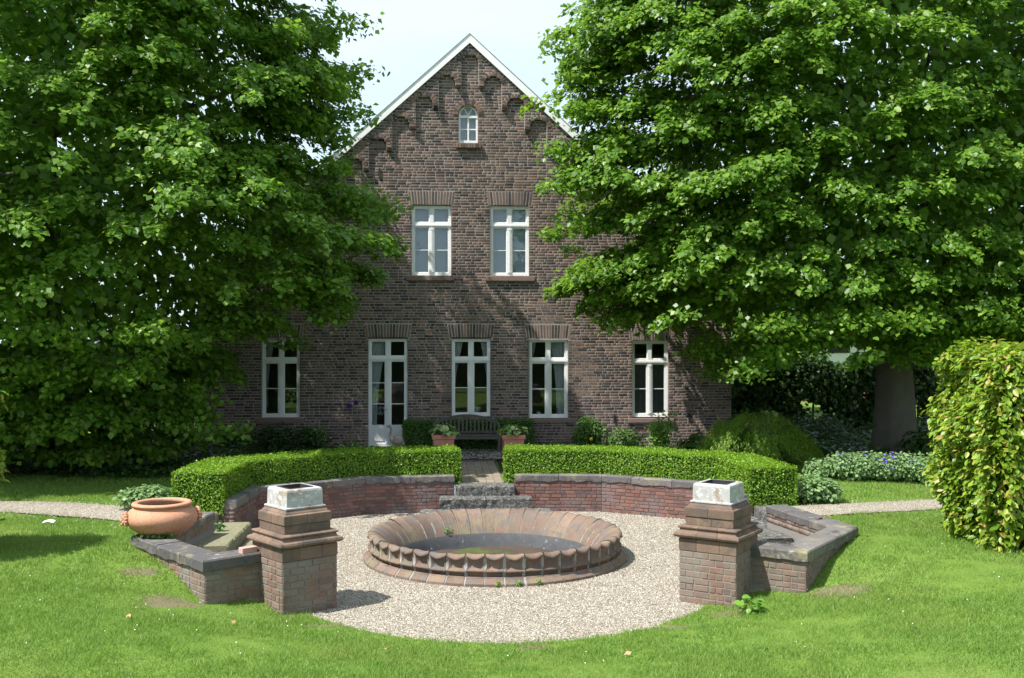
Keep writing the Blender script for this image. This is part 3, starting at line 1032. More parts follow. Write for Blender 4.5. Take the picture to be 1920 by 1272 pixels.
def rim_mesh(seed):
    rs = random.Random(seed)
    hwid = dA / 2 - .0040
    us = [-1, -.86, -.72, -.58, -.44, -.30, -.15, 0, .15, .30, .44, .58, .72, .86, 1]
    prof = [(2.26, .135, 0), (2.262, .195, 0), (2.285, .202, 0), (2.325, .212, 0), (2.328, .240, 0), (2.298, .252, 1), (2.292, .285, 2), (2.292, .325, 2), (2.294, .365, 2), (2.298, .405, 3), (2.308, .432, 4), (2.320, .455, 5),
            (2.324, .482, 6), (2.308, .504, 7), (2.28, .512, 8), (2.20, .495, 9), (2.10, .44, 10), (1.99, .355, 10), (1.89, .235, 10), (1.82, .115, 10), (1.80, .075, 11)]
    vs = []
    for (r, z, k) in prof:
        for u in us:
            au = abs(u)
            rr_, zz = r, z
            if k == 2:
                nic = max(0, min(1, (.84 - au) / .10))
                rr_ -= .030 * nic
                rr_ += .012 * nic * math.exp(-((au - .35) / .12) ** 2) + .010 * nic * math.exp(-(u / .08) ** 2)
            if k == 3:
                nic = max(0, min(1, (.70 - au) / .2))
                rr_ -= .024 * nic
            if k in (4, 5, 6, 7):
                dip = (1 - au ** 1.6)
                zz -= (.020, .050, .056, .046)[k - 4] * dip
                rr_ += (.008, .020, .024, .016)[k - 4] * dip
            if k == 8:
                zz -= .022 * (1 - au ** 1.6)
            if k == 9:
                zz -= .014 * (1 - au ** 2)
            if k in (9, 10):
                rib = .010 * math.exp(-((au - .93) / .07) ** 2) + .006 * math.cos(u * 34) * max(0, (au - .35) / .65)
                zz += rib
                rr_ -= rib * .7
            if k == 11 and False:
                pass
            a = u * hwid * {1: .95, 2: .86, 3: .86, 4: .90, 5: .95, 9: 1.015, 10: 1.02, 11: 1.02}.get(k, 1.0)
            vs.append((rr_ * math.cos(a) + rs.uniform(-.002, .002), rr_ * math.sin(a) , zz + rs.uniform(-.002, .002)))
    w = len(us)
    fs = [(i * w + j, i * w + j + 1, (i + 1) * w + j + 1, (i + 1) * w + j) for i in range(len(prof) - 1) for j in range(w - 1)]
    # side cheeks so that the joint has depth
    for j in (0, w - 1):
        base = len(vs)
        vs += [(2.0 * math.cos(us[j] * hwid), 2.0 * math.sin(us[j] * hwid), .15)]
        for i in range(len(prof) - 1):
            t = (i * w + j, (i + 1) * w + j, base)
            fs.append(t if j else t[::-1])
    b = MB()
    b.add(vs, fs)
    return b.mesh('rim_stone', M['basin'], True)


def foot_mesh(seed):
    rs = random.Random(seed)
    hwid = dA / 2 - .006
    prof = [(2.412, -.03), (2.412, .045), (2.398, .058), (2.372, .075), (2.345, .098), (2.328, .118), (2.318, .138), (2.22, .14)]
    us = [-1, -.5, 0, .5, 1]
    vs = [(r * math.cos(u * hwid) + rs.uniform(-.004, .004), r * math.sin(u * hwid), z) for r, z in prof for u in us]
    fs = [(i * 5 + j, i * 5 + j + 1, i * 5 + 6 + j, i * 5 + 5 + j) for i in range(len(prof) - 1) for j in range(4)]
    for j in (0, 4):
        base = len(vs)
        vs.append((2.15 * math.cos(us[j] * hwid), 2.15 * math.sin(us[j] * hwid), 0))
        for i in range(len(prof) - 1):
            t = (i * 5 + j, i * 5 + 5 + j, base)
            fs.append(t if j else t[::-1])
    b = MB()
    b.add(vs, fs)
    return b.mesh('foot_stone', M['basin'], False)


RIMS = [rim_mesh(i) for i in range(3)]
FOOTS = [foot_mesh(i) for i in range(3)]
for i in range(NS):
    a = (i + .35) * dA
    o = link('rim_stone', RIMS[i % 3], root)
    o.rotation_euler = (random.uniform(-.004, .004), random.uniform(-.004, .004), a)
    o = link('foot_stone', FOOTS[i % 3], root)
    o.rotation_euler = (0, 0, a + random.uniform(-.004, .004))
b = MB()
for i in range(NS):
    a = (i + .85) * dA
    b.lathe([(2.402, -.03), (2.402, .04), (2.385, .055), (2.36, .075), (2.332, .10), (2.312, .125), (2.27, .14), (2.27, .19), (2.31, .205), (2.315, .235), (2.290, .252), (2.286, .38), (2.30, .42), (2.306, .455), (2.304, .480), (2.268, .497), (2.195, .478), (2.09, .422),
             (1.982, .338), (1.882, .218), (1.815, .10), (1.797, .06)], 2, (0, 0, 0), a - .0125, a + .0125)
b.build('joint_mortar', M['joint'], root, True)
MB().lathe([(2.38, -.03), (2.36, .03), (2.2, .10), (2.19, .2), (2.19, .38), (2.23, .44), (2.15, .44), (2.05, .38), (1.96, .29), (1.86, .17), (1.81, .06)], 90).build('core', M['joint'], root, True)
MB().lathe([(1.80, .085), (1.765, .03), (1.73, -.08), (1.70, -.17), (1.69, -.2)], 90).build('cement_wall', M['cement'], root, True)
fl = MB()
vs = [(0, 0, -.17)]
for i in range(12):
    r = 1.72 * (i + 1) / 12
    for k in range(72):
        a = 2 * math.pi * k / 72
        x, y = r * math.cos(a), r * math.sin(a)
        vs.append((x, y, -.165 + .035 * mnoise.noise(Vector((x * 1.5, y * 1.5, 2))) + .012 * mnoise.noise(Vector((x * 8, y * 8, 2)))))
fs = [(0, 1 + k, 1 + (k + 1) % 72) for k in range(72)]
for i in range(11):
    for k in range(72):
        fs.append((1 + i * 72 + k, 1 + (i + 1) * 72 + k, 1 + (i + 1) * 72 + (k + 1) % 72, 1 + i * 72 + (k + 1) % 72))
fl.add(vs, fs)
fl.build('basin_floor', M['mud'], root, True)
MB().tube([(0.02, 0, -.2), (.02, 0, .02)], .022, 10).lathe([(.04, -.16), (.04, -.12), (.022, -.11)], 10, (.02, 0, 0)).build('nozzle', M['darkmetal'], root)

# small weeds growing in the basin's joints
for (r, a, s, lab) in ((1.83, 118, .09, 'green weed sprouting from the inner edge at the back of the basin'), (2.42, 268, .05, 'yellow-green weed in a foot joint at the front, leftmost of three'),
                       (2.42, 276, .05, 'yellow-green weed in a foot joint at the front, middle of three'), (2.42, 284, .05, 'yellow-green weed in a foot joint at the front, rightmost of three')):
    z = .12 if r < 2 else .03
    shrub('weed', lab, 'weed', (r * math.cos(R(a)), YC + r * math.sin(R(a)), z), (s, s, s * 1.3), 40, .035, M['fresh'], T_OVAL, 'weeds in the basin joints', stems=2)

# ------------------------------------------------------------------ steps
st = empty('stone_steps', (0, 24.0, 0), 'pitted grey stone steps from the gravel court up to the brick path', 'steps')


def slab(parent, name, x0, x1, y0, y1, z0, z1, mat, j=.012, nx=None, rz=0.0):
    """a stone slab with worn, uneven edges"""
    nx = nx or max(4, int(max(x1 - x0, y1 - y0) / .09))
    along_x = (x1 - x0) >= (y1 - y0)
    vs, fs = [], []
    for i in range(nx + 1):
        t = i / nx
        def pt(u, w, z):
            # u across the short side 0..1
            if along_x:
                return (x0 + (x1 - x0) * t, y0 + (y1 - y0) * u, z)
            return (x0 + (x1 - x0) * u, y0 + (y1 - y0) * t, z)
        q_ = lambda a: random.uniform(-a, a)
        ring = [(0, z0), (0, z0 + (z1 - z0) * .5), (0.0, z1 - .03), (.05, z1), (.95, z1), (1, z1 - .03), (1, z0)]
        for (u, z) in ring:
            p = pt(u, 0, z)
            vs.append((p[0] + q_(j), p[1] + q_(j), p[2] + q_(j * .4)))
    k = 7
    for i in range(nx):
        for p in range(k):
            p2 = (p + 1) % k
            f = (i * k + p, (i + 1) * k + p, (i + 1) * k + p2, i * k + p2)
            fs.append(f if along_x else f[::-1])
    a, b_ = tuple(range(k)), tuple(nx * k + p for p in range(k - 1, -1, -1))
    fs += [a, b_] if along_x else [a[::-1], b_[::-1]]
    b = MB()
    b.add(vs, fs)
    return b.build(name, mat, parent)


for (x0, x1, y0, y1, z0, z1) in ((-.66, .70, -.12, .45, .33, .62), (-1.02, .02, -.50, -.04, .13, .40), (.04, 1.06, -.50, -.04, .13, .395), (-1.45, 1.46, -.95, -.48, -.1, .17)):
    slab(st, 'step_stone', x0, x1, y0, y1, z0, z1, M['step'])
slab(st, 'step_stone', -1.0, 1.0, -.1, .4, -.1, .30, M['step'])
for s, lab in ((-1, 'mossy stone side steps down to the court, behind the terracotta bowl'), (1, 'shaded stone side steps down to the court, inside the wing wall by the hornbeam')):
    ss = empty('side_steps', (s * 5.2, 19.8, 0), lab, 'steps', 'side steps into the court')
    mt = M['step_mossy'] if s < 0 else M['step']  # right steps take the darker stone as painted shade
    a = (.12, .75)
    slab(ss, 'step_stone', *sorted((s * .12, s * .75)), -.55, .85, .2, .64, mt)
    slab(ss, 'step_stone', *sorted((-s * .50, s * .14)), -1.5, .85, .0, .43, mt)
    slab(ss, 'step_stone', *sorted((-s * 1.0, -s * .52)), -1.6, .75, -.1, .21, mt)

# ------------------------------------------------------------------ brick path and cobbles by the bench
path = tag(MB().span(-.52, .50, 24.45, 28.6, .3, .612).build('brick_path', M['gmortar']), kind='structure')
pp = BrickPile(path, 'paver', 300, 'paving_brick')
for i in range(46):
    y = 24.5 + .09 * i
    for jx in range(5):
        pp.add((-.40 + .195 * jx + random.uniform(-.003, .003), y, .60 + random.uniform(-.002, .004)), (.198, .05, .08), 0, 0)
pp.items = [(r_, k, c, s, rz, ry) for (r_, k, c, s, rz, ry) in pp.items]
# laid flat: the brick's face looks up
for (r_, k, c, s, rz, ry) in pp.items:
    o = brick_obj(path, 'paver', 'paving_brick', c, (.183, .05, .078), 0, 0)
    o.rotation_euler = (-math.pi / 2, 0, 0)
tag(MB().span(-.62, .64, 28.61, 28.95, .4, .628).build('kerb_stone', M['step']), kind='structure')
P = np.stack([rng.uniform(-1.7, 1.5, 1500), rng.uniform(29.0, 31.4, 1500), np.full(1500, .645)], -1)


def pebbles(name, P, size, mat, flat=.6):
    nn = len(P)
    t = np.array([(1, 0, 0), (0, 1, 0), (-1, 0, 0), (0, -1, 0), (0, 0, 1), (0, 0, -1)], float)
    a = rng.uniform(0, 6.28, nn)
    s = size * rng.uniform(.6, 1.3, (nn, 3)) * np.array([1, .8, flat])
    v = t[None] * s[:, None, :]
    ca, sa = np.cos(a)[:, None], np.sin(a)[:, None]
    x = v[:, :, 0] * ca - v[:, :, 1] * sa
    y = v[:, :, 0] * sa + v[:, :, 1] * ca
    z = v[:, :, 2] + x * rng.normal(0, .3, nn)[:, None] + y * rng.normal(0, .3, nn)[:, None]
    V = (np.stack([x, y, z], -1) + P[:, None, :]).reshape(-1, 3)
    tf = np.array([(0, 1, 4), (1, 2, 4), (2, 3, 4), (3, 0, 4)])
    Fq = (np.arange(nn)[:, None, None] * 6 + tf[None]).reshape(-1, 3)
    return link(name, mesh_np(name, V, Fq, mat, True))


tag(pebbles('cobbles', P, .05, M['cobble'], .5), 'grey rounded cobbles under the garden bench', 'cobbles', None, 'stuff')
b = MB()
b.add([(-1.75, 28.96, .636), (1.6, 28.96, .636), (1.6, 31.5, .636), (-1.75, 31.5, .636)], [(0, 1, 2, 3)])
tag(b.build('cobble_strip', M['soil']), kind='structure')
# loose gravel on the court
nn = 58000
a = rng.uniform(0, 2 * math.pi, nn)
rbv = np.interp(((a + math.pi) % (2 * math.pi)) - math.pi, ANG, RB)
r_ = np.sqrt(rng.uniform(0, 1, nn) * (np.minimum(rbv + .06, 6) ** 2 - 2.42 ** 2) + 2.42 ** 2)
P = np.stack([r_ * np.cos(a), YC + r_ * np.sin(a), np.full(nn, .004)], -1)
keep = (P[:, 1] < 23.9)
P = P[keep]
tag(pebbles('gravel', P, .0135, M['pebble'], .7), 'pale loose gravel covering the sunken court', 'gravel', None, 'stuff')
for line, w in ((PATH_L, 1.3), (PATH_R, 1.1)):
    pts = []
    for k in range(7000):
        i = 0 if random.random() < .25 else (1 if random.random() < .45 else 2)
        t = random.random() * (1 if i < 2 else .6)
        p = Vector(line[i]).lerp(Vector(line[i + 1]), t)
        d = (Vector(line[i + 1]) - Vector(line[i])).normalized()
        p += Vector((-d.y, d.x)) * random.gauss(0, w * .27)
        pts.append((p.x, p.y, gz(p.x, p.y) + .022))
    tag(pebbles('gravel', np.array(pts), .014, M['pebble'], .6), 'loose gravel on the side path %s' % ('left of the bowl' if line is PATH_L else 'beside the hornbeam hedge'), 'gravel', None, 'stuff')

# ------------------------------------------------------------------ house
house = empty('brick_house', (0, 0, 0), 'dark brown brick house with stepped arch gable and white windows', 'house')
XL, XR = -8.35, 8.22
z_ap = fac(880.5, 66)[1]
x_ap = fac(880.5, 66)[0]
SLOPE = .905
CO = .088                                 # brick course
Z0 = .60
# openings: pixels of the frames in the photograph
OPEN = {}
for k, (xa, ya, xb, yb) in dict(w1=(491, 636, 562, 783), door=(690.5, 635, 764, 838), w2=(847, 635, 919.5, 781), w3=(992, 636, 1065, 784), w4=(1185, 639, 1253, 782), u1=(772, 385, 846, 517), u2=(919, 386, 992, 518)).items():
    x0, z1 = fac(xa, ya)
    x1, z0 = fac(xb, yb)
    OPEN[k] = (x0, x1, z0, z1)
OPEN['door'] = (OPEN['door'][0], OPEN['door'][1], .64, OPEN['door'][3])
ax0, az_top = fac(860, 197)
ax1, az0 = fac(896, 269)
acx, ar = (ax0 + ax1) / 2, (ax1 - ax0) / 2
az_s = az_top - ar
LINT = {k: (v[0] - .07, v[1] + .07, v[3] + .005, v[3] + .44) for k, v in OPEN.items()}
# gable arches
ac0 = fac(881, 104)[0]
at0 = fac(881, 104)[1]
DX, DY, AW, RISE = .715, .655, .268, .225
arch = []
for k in range(-10, 11):
    arch.append((ac0 + k * DX, at0 - abs(k) * DY - (.045 * k if k > 0 else 0) * .3, abs(k)))


def rake(x):
    return z_ap - .16 - SLOPE * np.abs(x - x_ap)


def classify(xs, z):
    """0 nothing, 1 field brick, 2 proud brick, 3 field backing only, 4 proud backing only"""
    c = np.where((xs > XL) & (xs < XR) & (z < rake(xs) + .05), 1, 0)
    # proud stepped border
    k = np.rint((xs - ac0) / DX)
    kk = np.abs(k)
    cx = ac0 + k * DX
    top = at0 - kk * DY
    u = np.abs(xs - cx)
    sp = top - RISE
    curve = sp + RISE * np.sqrt(np.clip(1 - (u / AW) ** 2, 0, 1))
    inn = u <= AW
    # strip between arch k and the next lower one outwards
    outer = np.where(xs > cx, 1, -1) * np.sign(k + (k == 0) * np.where(xs > cx, 1, -1))
    klow = np.where(outer > 0, kk + 1, kk)
    strip_bottom = at0 - klow * DY - RISE - .14
    proud = np.where(inn, z > curve, z > strip_bottom)
    c = np.where((c == 1) & proud, 2, c)
    dist = np.hypot(u, np.maximum(z - sp, 0) * AW / RISE)
    ring = (z > sp - .02) & (dist > AW - .01) & (dist < AW + .145)
    c = np.where((c == 2) & ring, 4, c)
    for (x0, x1, z0, z1) in OPEN.values():
        c = np.where((xs > x0) & (xs < x1) & (z > z0) & (z < z1), 0, c)
    for (x0, x1, z0, z1) in LINT.values():
        t = (z - z0) / (z1 - z0)
        c = np.where((xs > x0 - .05 * t) & (xs < x1 + .05 * t) & (z > z0 - .03) & (z < z1 + .02) & (c == 1), 3, c)
    d = np.hypot(xs - acx, np.maximum(z - az_s, 0))
    c = np.where((z > az0) & (d < ar), 0, c)
    c = np.where((z > az_s - .05) & (d >= ar) & (d < ar + .18) & (c == 1), 3, c)
    return c


wall = MB()
pile = BrickPile(house, 'fbrick', 300)
ncour = int((z_ap - Z0) / CO) + 1
step = .02
for i in range(ncour):
    zc = Z0 + CO * (i + .5)
    xs = np.arange(XL - .3, XR + .3, step) + step / 2
    c = classify(xs, zc)
    ch = np.flatnonzero(np.diff(c)) + 1
    b0 = np.concatenate([[0], ch])
    b1 = np.concatenate([ch, [len(c)]])
    for s, e in zip(b0, b1):
        t = c[s]
        if t == 0:
            continue
        xa, xb = xs[s] - step / 2, xs[e - 1] + step / 2
        yo = -.095 if t in (2, 4) else 0.0
        if t in (1, 3):
            wall.add([(xa, YF + .0045, zc - CO / 2), (xb, YF + .0045, zc - CO / 2), (xb, YF + .0045, zc + CO / 2), (xa, YF + .0045, zc + CO / 2)], [(0, 1, 2, 3)])
        else:
            wall.span(xa, xb, YF - .095 + .0045, YF + .012, zc - CO / 2 - .0004, zc + CO / 2 + .0004)
        if t in (1, 2):
            x = xa
            odd = i % 2
            first = True
            while x < xb - .02:
                ln = .295 if random.random() < .62 else .145
                if first:
                    ln = (.145 if odd else .22) if random.random() < .8 else .295
                    first = False
                ln *= random.uniform(.93, 1.05)
                e_ = min(x + ln, xb)
                if xb - e_ < .07:
                    e_ = xb
                cx_ = (x + e_) / 2
                jt = random.uniform(.017, .024)
                rank = abs(cx_ - 2.2) + abs(zc - 2.9) * .8
                pile.add((cx_, YF + yo + .0162 - random.uniform(.0, .0020), zc + random.uniform(-.003, .003)), (max(.02, e_ - x - jt), .03, CO - .0205 + random.uniform(-.003, .003)), 0, 0, rank)
                x = e_
# reveals, side and back walls
for (x0, x1, z0, z1) in OPEN.values():
    y0, y1 = YF + .012, YF + .30
    wall.add([(x0, y0, z0), (x0, y1, z0), (x0, y1, z1), (x0, y0, z1)], [(0, 1, 2, 3)])
    wall.add([(x1, y0, z0), (x1, y1, z0), (x1, y1, z1), (x1, y0, z1)], [(3, 2, 1, 0)])
    wall.add([(x0, y0, z1), (x1, y0, z1), (x1, y1, z1), (x0, y1, z1)], [(3, 2, 1, 0)])
    wall.add([(x0, y0, z0), (x1, y0, z0), (x1, y1, z0), (x0, y1, z0)], [(0, 1, 2, 3)])
seg = 14
pts = [(ax0, az0)] + [(acx - ar * math.cos(math.pi * k / seg), az_s + ar * math.sin(math.pi * k / seg)) for k in range(seg + 1)] + [(ax1, az0)]
for k in range(len(pts) - 1):
    (xa, za), (xb, zb_) = pts[k], pts[k + 1]
    wall.add([(xa, YF + .012, za), (xb, YF + .012, zb_), (xb, YF + .3, zb_), (xa, YF + .3, za)], [(0, 1, 2, 3)])
z_ev = float(rake(np.array([XL]))[0]) - .05
for x in (XL, XR):
    wall.span(x - .02 if x < 0 else x - .28, x + .28 if x < 0 else x + .02, YF + .03, YF + 13, .3, z_ev)
wall.span(XL, XR, YF + 12.8, YF + 13, .3, z_ev)
wall.build('wall', M['fmortar'], house)
pile.flush()
# brickwork on the right-hand side wall, seen edge-on
# lintels of standing bricks
for k, (x0, x1, z0, z1) in LINT.items():
    le = part_empty('lintel', house)
    nb = max(8, round((x1 - x0) / .088))
    cxm = (x0 + x1) / 2
    for j in range(nb):
        t = (j + .5) / nb - .5
        ang = t * .30
        xm = cxm + t * (x1 - x0 + .06)
        brick_obj(le, 'fbrick', 'brick', (xm + random.uniform(-.003, .003), YF + .016 - random.uniform(.0, .003), (z0 + z1) / 2 + .012 * (1 - (2 * t) ** 2)), ((x1 - x0 + .05) / nb - .028, .03, z1 - z0 - .02), 0, ang)
# arches of the gable border
for (cx, top, k) in arch:
    if top - .7 < 5.6 or k > 7:
        continue
    ae = part_empty('gable_arch', house)
    nb = 11
    for j in range(nb):
        a = math.pi * (j + .5) / nb
        rm = AW + .072
        x = cx - rm * math.cos(a)
        z = top - RISE + (RISE + .072) * math.sin(a)
        if z > rake(np.array([x]))[0] - .02:
            continue
        brick_obj(ae, 'fbrick', 'brick', (x, YF - .095 + .036, z), (.070, .10, .135), 0, -(math.pi / 2 - a))
    # corbel under the arch's inner foot
    if k:
        s = -1 if cx > ac0 else 1
        xc_ = cx + s * (AW + .09)
        brick_obj(ae, 'fbrick', 'brick', (xc_, YF - .075, top - RISE - .055), (.15, .14, .07))
        brick_obj(ae, 'fbrick', 'brick', (xc_, YF - .05, top - RISE - .125), (.12, .12, .06))
ae = part_empty('window_arch', house)
for j in range(15):
    a = math.pi * (j + .5) / 15
    rm = ar + .092
    brick_obj(ae, 'fbrick', 'brick', (acx - rm * math.cos(a), YF + .025, az_s + rm * math.sin(a)), (.078, .09, .165), 0, -(math.pi / 2 - a))
se = part_empty('brick_sill', house)
sx0, sx1 = fac(854.5, 274)[0], fac(902, 274)[0]
for j in range(9):
    brick_obj(se, 'fbrick', 'brick', (sx0 + (sx1 - sx0) * (j + .5) / 9, YF - .03, az0 - .085), ((sx1 - sx0) / 9 - .012, .16, .15))
# sills
for k, (xa, xb, ya) in dict(w1=(481, 570, 784), w2=(838, 929, 784), w3=(984.5, 1074, 785), w4=(1177, 1263, 784.5), u1=(762, 852, 517.5), u2=(910, 1002, 518.5)).items():
    x0, z1 = fac(xa, ya)
    x1 = fac(xb, ya)[0]
    b = MB()
    b.add([(x0, YF - .075, z1 - .135), (x1, YF - .075, z1 - .135), (x1, YF + .2, z1 - .135), (x0, YF + .2, z1 - .135),
           (x0, YF - .075, z1 - .012), (x1, YF - .075, z1 - .012), (x1, YF + .2, z1 + .012), (x0, YF + .2, z1 + .012)],
          [(0, 3, 2, 1), (4, 5, 6, 7), (0, 1, 5, 4), (1, 2, 6, 5), (2, 3, 7, 6), (3, 0, 4, 7)])
    b.build('sill', M['sill'], house)


def pane(parent, x0, x1, y, z0, z1):
    b = MB()
    tl = random.uniform(-.0012, .0012)
    b.span(x0, x1, y - .003, y + .003, z0, z1)
    return b.build('pane', M['glass'], parent)


def window(name, x0, x1, z0, z1, rows, transom, panel=0.0):
    """white frame with a top light over two casements"""
    y = YF + .15
    fw = .075
    b = MB()
    b.span(x0 + .002, x0 + fw, y - .05, y + .06, z0, z1 - .002)
    b.span(x1 - fw, x1 - .002, y - .05, y + .06, z0, z1 - .002)
    b.span(x0 + fw, x1 - fw, y - .05, y + .06, z1 - fw, z1 - .002)
    b.span(x0 + fw, x1 - fw, y - .055, y + .06, z0, z0 + .085)
    win = b.build(name, M['white'], house)
    zt = z1 - (z1 - z0) * transom if not panel else transom
    b = MB()
    b.span(x0 + fw, x1 - fw, y - .062, y + .06, zt - .065, zt + .075)
    b.span(x0 + .01, x1 - .01, y - .085, y - .0622, zt - .03, zt + .012)
    b.build('transom', M['white'], win)
    cx = (x0 + x1) / 2
    b = MB()
    b.span(cx - .06, cx + .06, y - .058, y + .05, zt + .075, z1 - fw)
    b.span(cx - .075, cx + .075, y - .066, y + .05, z0 + .085, zt - .065)
    b.span(cx - .03, cx + .03, y - .082, y - .0662, z0 + .10, zt - .09)
    b.span(cx - .04, cx + .04, y - .088, y - .0822, zt - .16, zt - .10)
    b.span(cx - .04, cx + .04, y - .088, y - .0822, z0 + .11, z0 + .17)
    b.build('mullion', M['white'], win)
    for (a, c_) in ((x0 + fw, cx - .06), (cx + .06, x1 - fw)):
        s = MB()
        q_ = .028
        za, zb2 = zt + .075, z1 - fw
        s.span(a, a + q_, y - .03, y + .03, za, zb2)
        s.span(c_ - q_, c_, y - .03, y + .03, za, zb2)
        s.span(a + q_, c_ - q_, y - .03, y + .03, za, za + q_)
        s.span(a + q_, c_ - q_, y - .03, y + .03, zb2 - q_, zb2)
        s.build('top_light', M['white'], win)
        pane(win, a + q_, c_ - q_, y, za + q_, zb2 - q_)
    for (a, c_) in ((x0 + fw, cx - .075), (cx + .075, x1 - fw)):
        s = MB()
        q_ = .032
        za, zb2 = z0 + .085, zt - .065
        s.span(a, a + q_, y - .04, y + .03, za, zb2)
        s.span(c_ - q_, c_, y - .04, y + .03, za, zb2)
        s.span(a + q_, c_ - q_, y - .04, y + .03, zb2 - q_, zb2)
        lo = za + (panel if panel else q_)
        s.span(a + q_, c_ - q_, y - .04, y + .03, za, lo)
        s.build('casement', M['white'], win)
        if panel:
            MB().span(a + .08, c_ - .05, y - .052, y - .0402, za + .08, lo - .1).build('door_panel', M['white'], win)
        hh = (zb2 - q_ - lo) / rows
        for r_ in range(rows):
            pane(win, a + q_, c_ - q_, y, lo + hh * r_ + (.012 if r_ else 0), lo + hh * (r_ + 1) - (.012 if r_ < rows - 1 else 0))
            if r_:
                MB().span(a + q_, c_ - q_, y - .02, y + .02, lo + hh * r_ - .012, lo + hh * r_ + .012).build('glazing_bar', M['white'], win)
    if panel:
        MB().box((cx - .03, y - .10, z0 + 1.15), (.02, .05, .02)).box((cx - .08, y - .12, z0 + 1.15), (.11, .015, .02)).build('handle', M['zinc'], win)
    return win


for k in ('w1', 'w2', 'w3', 'w4', 'u1', 'u2'):
    x0, x1, z0, z1 = OPEN[k]
    window('window', x0, x1, z0, z1, 2, .275)
x0, x1, z0, z1 = OPEN['door']
window('garden_door', x0, x1, z0, z1, 3, fac(727, 673)[1], .58)
# attic window
y = YF + .14
b = MB()
fw = .06


def arc_band(b, r0, r1, y0, y1, seg=16):
    for k in range(seg):
        a0, a1 = math.pi * k / seg, math.pi * (k + 1) / seg
        q_ = [(acx - r * math.cos(a), az_s + r * math.sin(a)) for r, a in ((r0, a0), (r1, a0), (r1, a1), (r0, a1))]
        b.add([(p[0], y0, p[1]) for p in q_] + [(p[0], y1, p[1]) for p in q_], [(0, 1, 2, 3), (7, 6, 5, 4), (0, 3, 7, 4), (1, 0, 4, 5), (2, 1, 5, 6), (3, 2, 6, 7)])


b.span(ax0 + .003, ax0 + fw, y - .05, y + .05, az0, az_s)
b.span(ax1 - fw, ax1 - .003, y - .05, y + .05, az0, az_s)
b.span(ax0 + fw, ax1 - fw, y - .05, y + .05, az0, az0 + .10)
arc_band(b, ar - fw, ar - .003, y - .05, y + .05)
win = b.build('attic_window', M['white'], house)
MB().span(ax0 + .004, ax1 - .004, y - .065, y + .045, az_s - .09, az_s - .01).build('transom', M['white'], win)
b = MB().span(acx - .025, acx + .025, y - .04, y + .04, az0 + .10, az_s - .09)
zm = (az0 + .10 + az_s - .09) / 2
b.span(ax0 + fw, acx - .025, y - .03, y + .03, zm - .018, zm + .018)
b.span(acx + .025, ax1 - fw, y - .03, y + .03, zm - .018, zm + .018)
for a in (60, 120):
    r_ = ar - fw
    b.box((acx + r_ / 2 * math.cos(R(a)), y, az_s + r_ / 2 * math.sin(R(a))), (r_, .05, .028), 0, 0, -R(a))
b.build('glazing_bar', M['white'], win)
for (a, c_) in ((ax0 + fw, acx - .025), (acx + .025, ax1 - fw)):
    pane(win, a, c_, y, az0 + .10, zm - .018)
    pane(win, a, c_, y, zm + .018, az_s - .09)
b = MB()
pts = [(acx - (ar - fw) * math.cos(math.pi * k / 14), az_s - .01 + (ar - fw) * math.sin(math.pi * k / 14)) for k in range(15)]
b.add([(p[0], y, p[1]) for p in pts], [tuple(range(14, -1, -1))])
b.build('pane', M['glass'], win)
# roof and bargeboards
ov = .55
for s in (-1, 1):
    xe = (XL - ov) if s < 0 else (XR + ov)
    ze = z_ap - SLOPE * abs(xe - x_ap)
    b = MB()
    y0, y1 = YF - .12, YF + 13.3
    tv = .20
    b.add([(x_ap, y0, z_ap - .03), (xe, y0, ze - .03), (xe, y1, ze - .03), (x_ap, y1, z_ap - .03), (x_ap, y0, z_ap - tv - .03), (xe, y0, ze - tv - .03), (xe, y1, ze - tv - .03), (x_ap, y1, z_ap - tv - .03)],
          [(0, 1, 2, 3), (7, 6, 5, 4), (0, 4, 5, 1), (1, 5, 6, 2), (2, 6, 7, 3), (3, 7, 4, 0)])
    b.build('roof', M['roof'], house)
    b = MB()
    y0, y1 = YF - .165, YF - .123
    h_ = .285
    b.add([(x_ap, y0, z_ap), (xe, y0, ze), (xe, y1, ze), (x_ap, y1, z_ap), (x_ap, y0, z_ap - h_), (xe, y0, ze - h_), (xe, y1, ze - h_), (x_ap, y1, z_ap - h_)],
          [(0, 1, 2, 3), (7, 6, 5, 4), (0, 4, 5, 1), (1, 5, 6, 2), (2, 6, 7, 3), (3, 7, 4, 0)])
    b.build('bargeboard', M['board'], house)
    b = MB()
    b.add([(x_ap, y0 - .02, z_ap + .012), (xe, y0 - .02, ze + .012), (xe, y1 + .05, ze + .012), (x_ap, y1 + .05, z_ap + .012), (x_ap, y0 - .02, z_ap + .002), (xe, y0 - .02, ze + .002), (xe, y1 + .05, ze + .002), (x_ap, y1 + .05, z_ap + .002)],
          [(0, 1, 2, 3), (7, 6, 5, 4), (0, 4, 5, 1), (1, 5, 6, 2), (2, 6, 7, 3), (3, 7, 4, 0)])
    b.build('roof_edge', M['zinc'], house)
# rooms behind the glass
b = MB()
for (za, zb2, dp) in ((.62, 4.75, 4.0), (4.85, 8.6, 4.0), (9.3, 11.6, 3.0)):
    xa, xb = (XL + .35, XR - .35) if za < 2 else ((-4.5, 4.5) if za < 6 else (-1.2, 1.2))
    ya, yb = YF + .31, YF + .31 + dp
    b.add([(xa, ya, za), (xb, ya, za), (xb, yb, za), (xa, yb, za), (xa, ya, zb2), (xb, ya, zb2), (xb, yb, zb2), (xa, yb, zb2)], [(0, 1, 2, 3), (7, 6, 5, 4), (1, 5, 6, 2), (2, 6, 7, 3), (3, 7, 4, 0)])
b.build('room', M['room'], house)


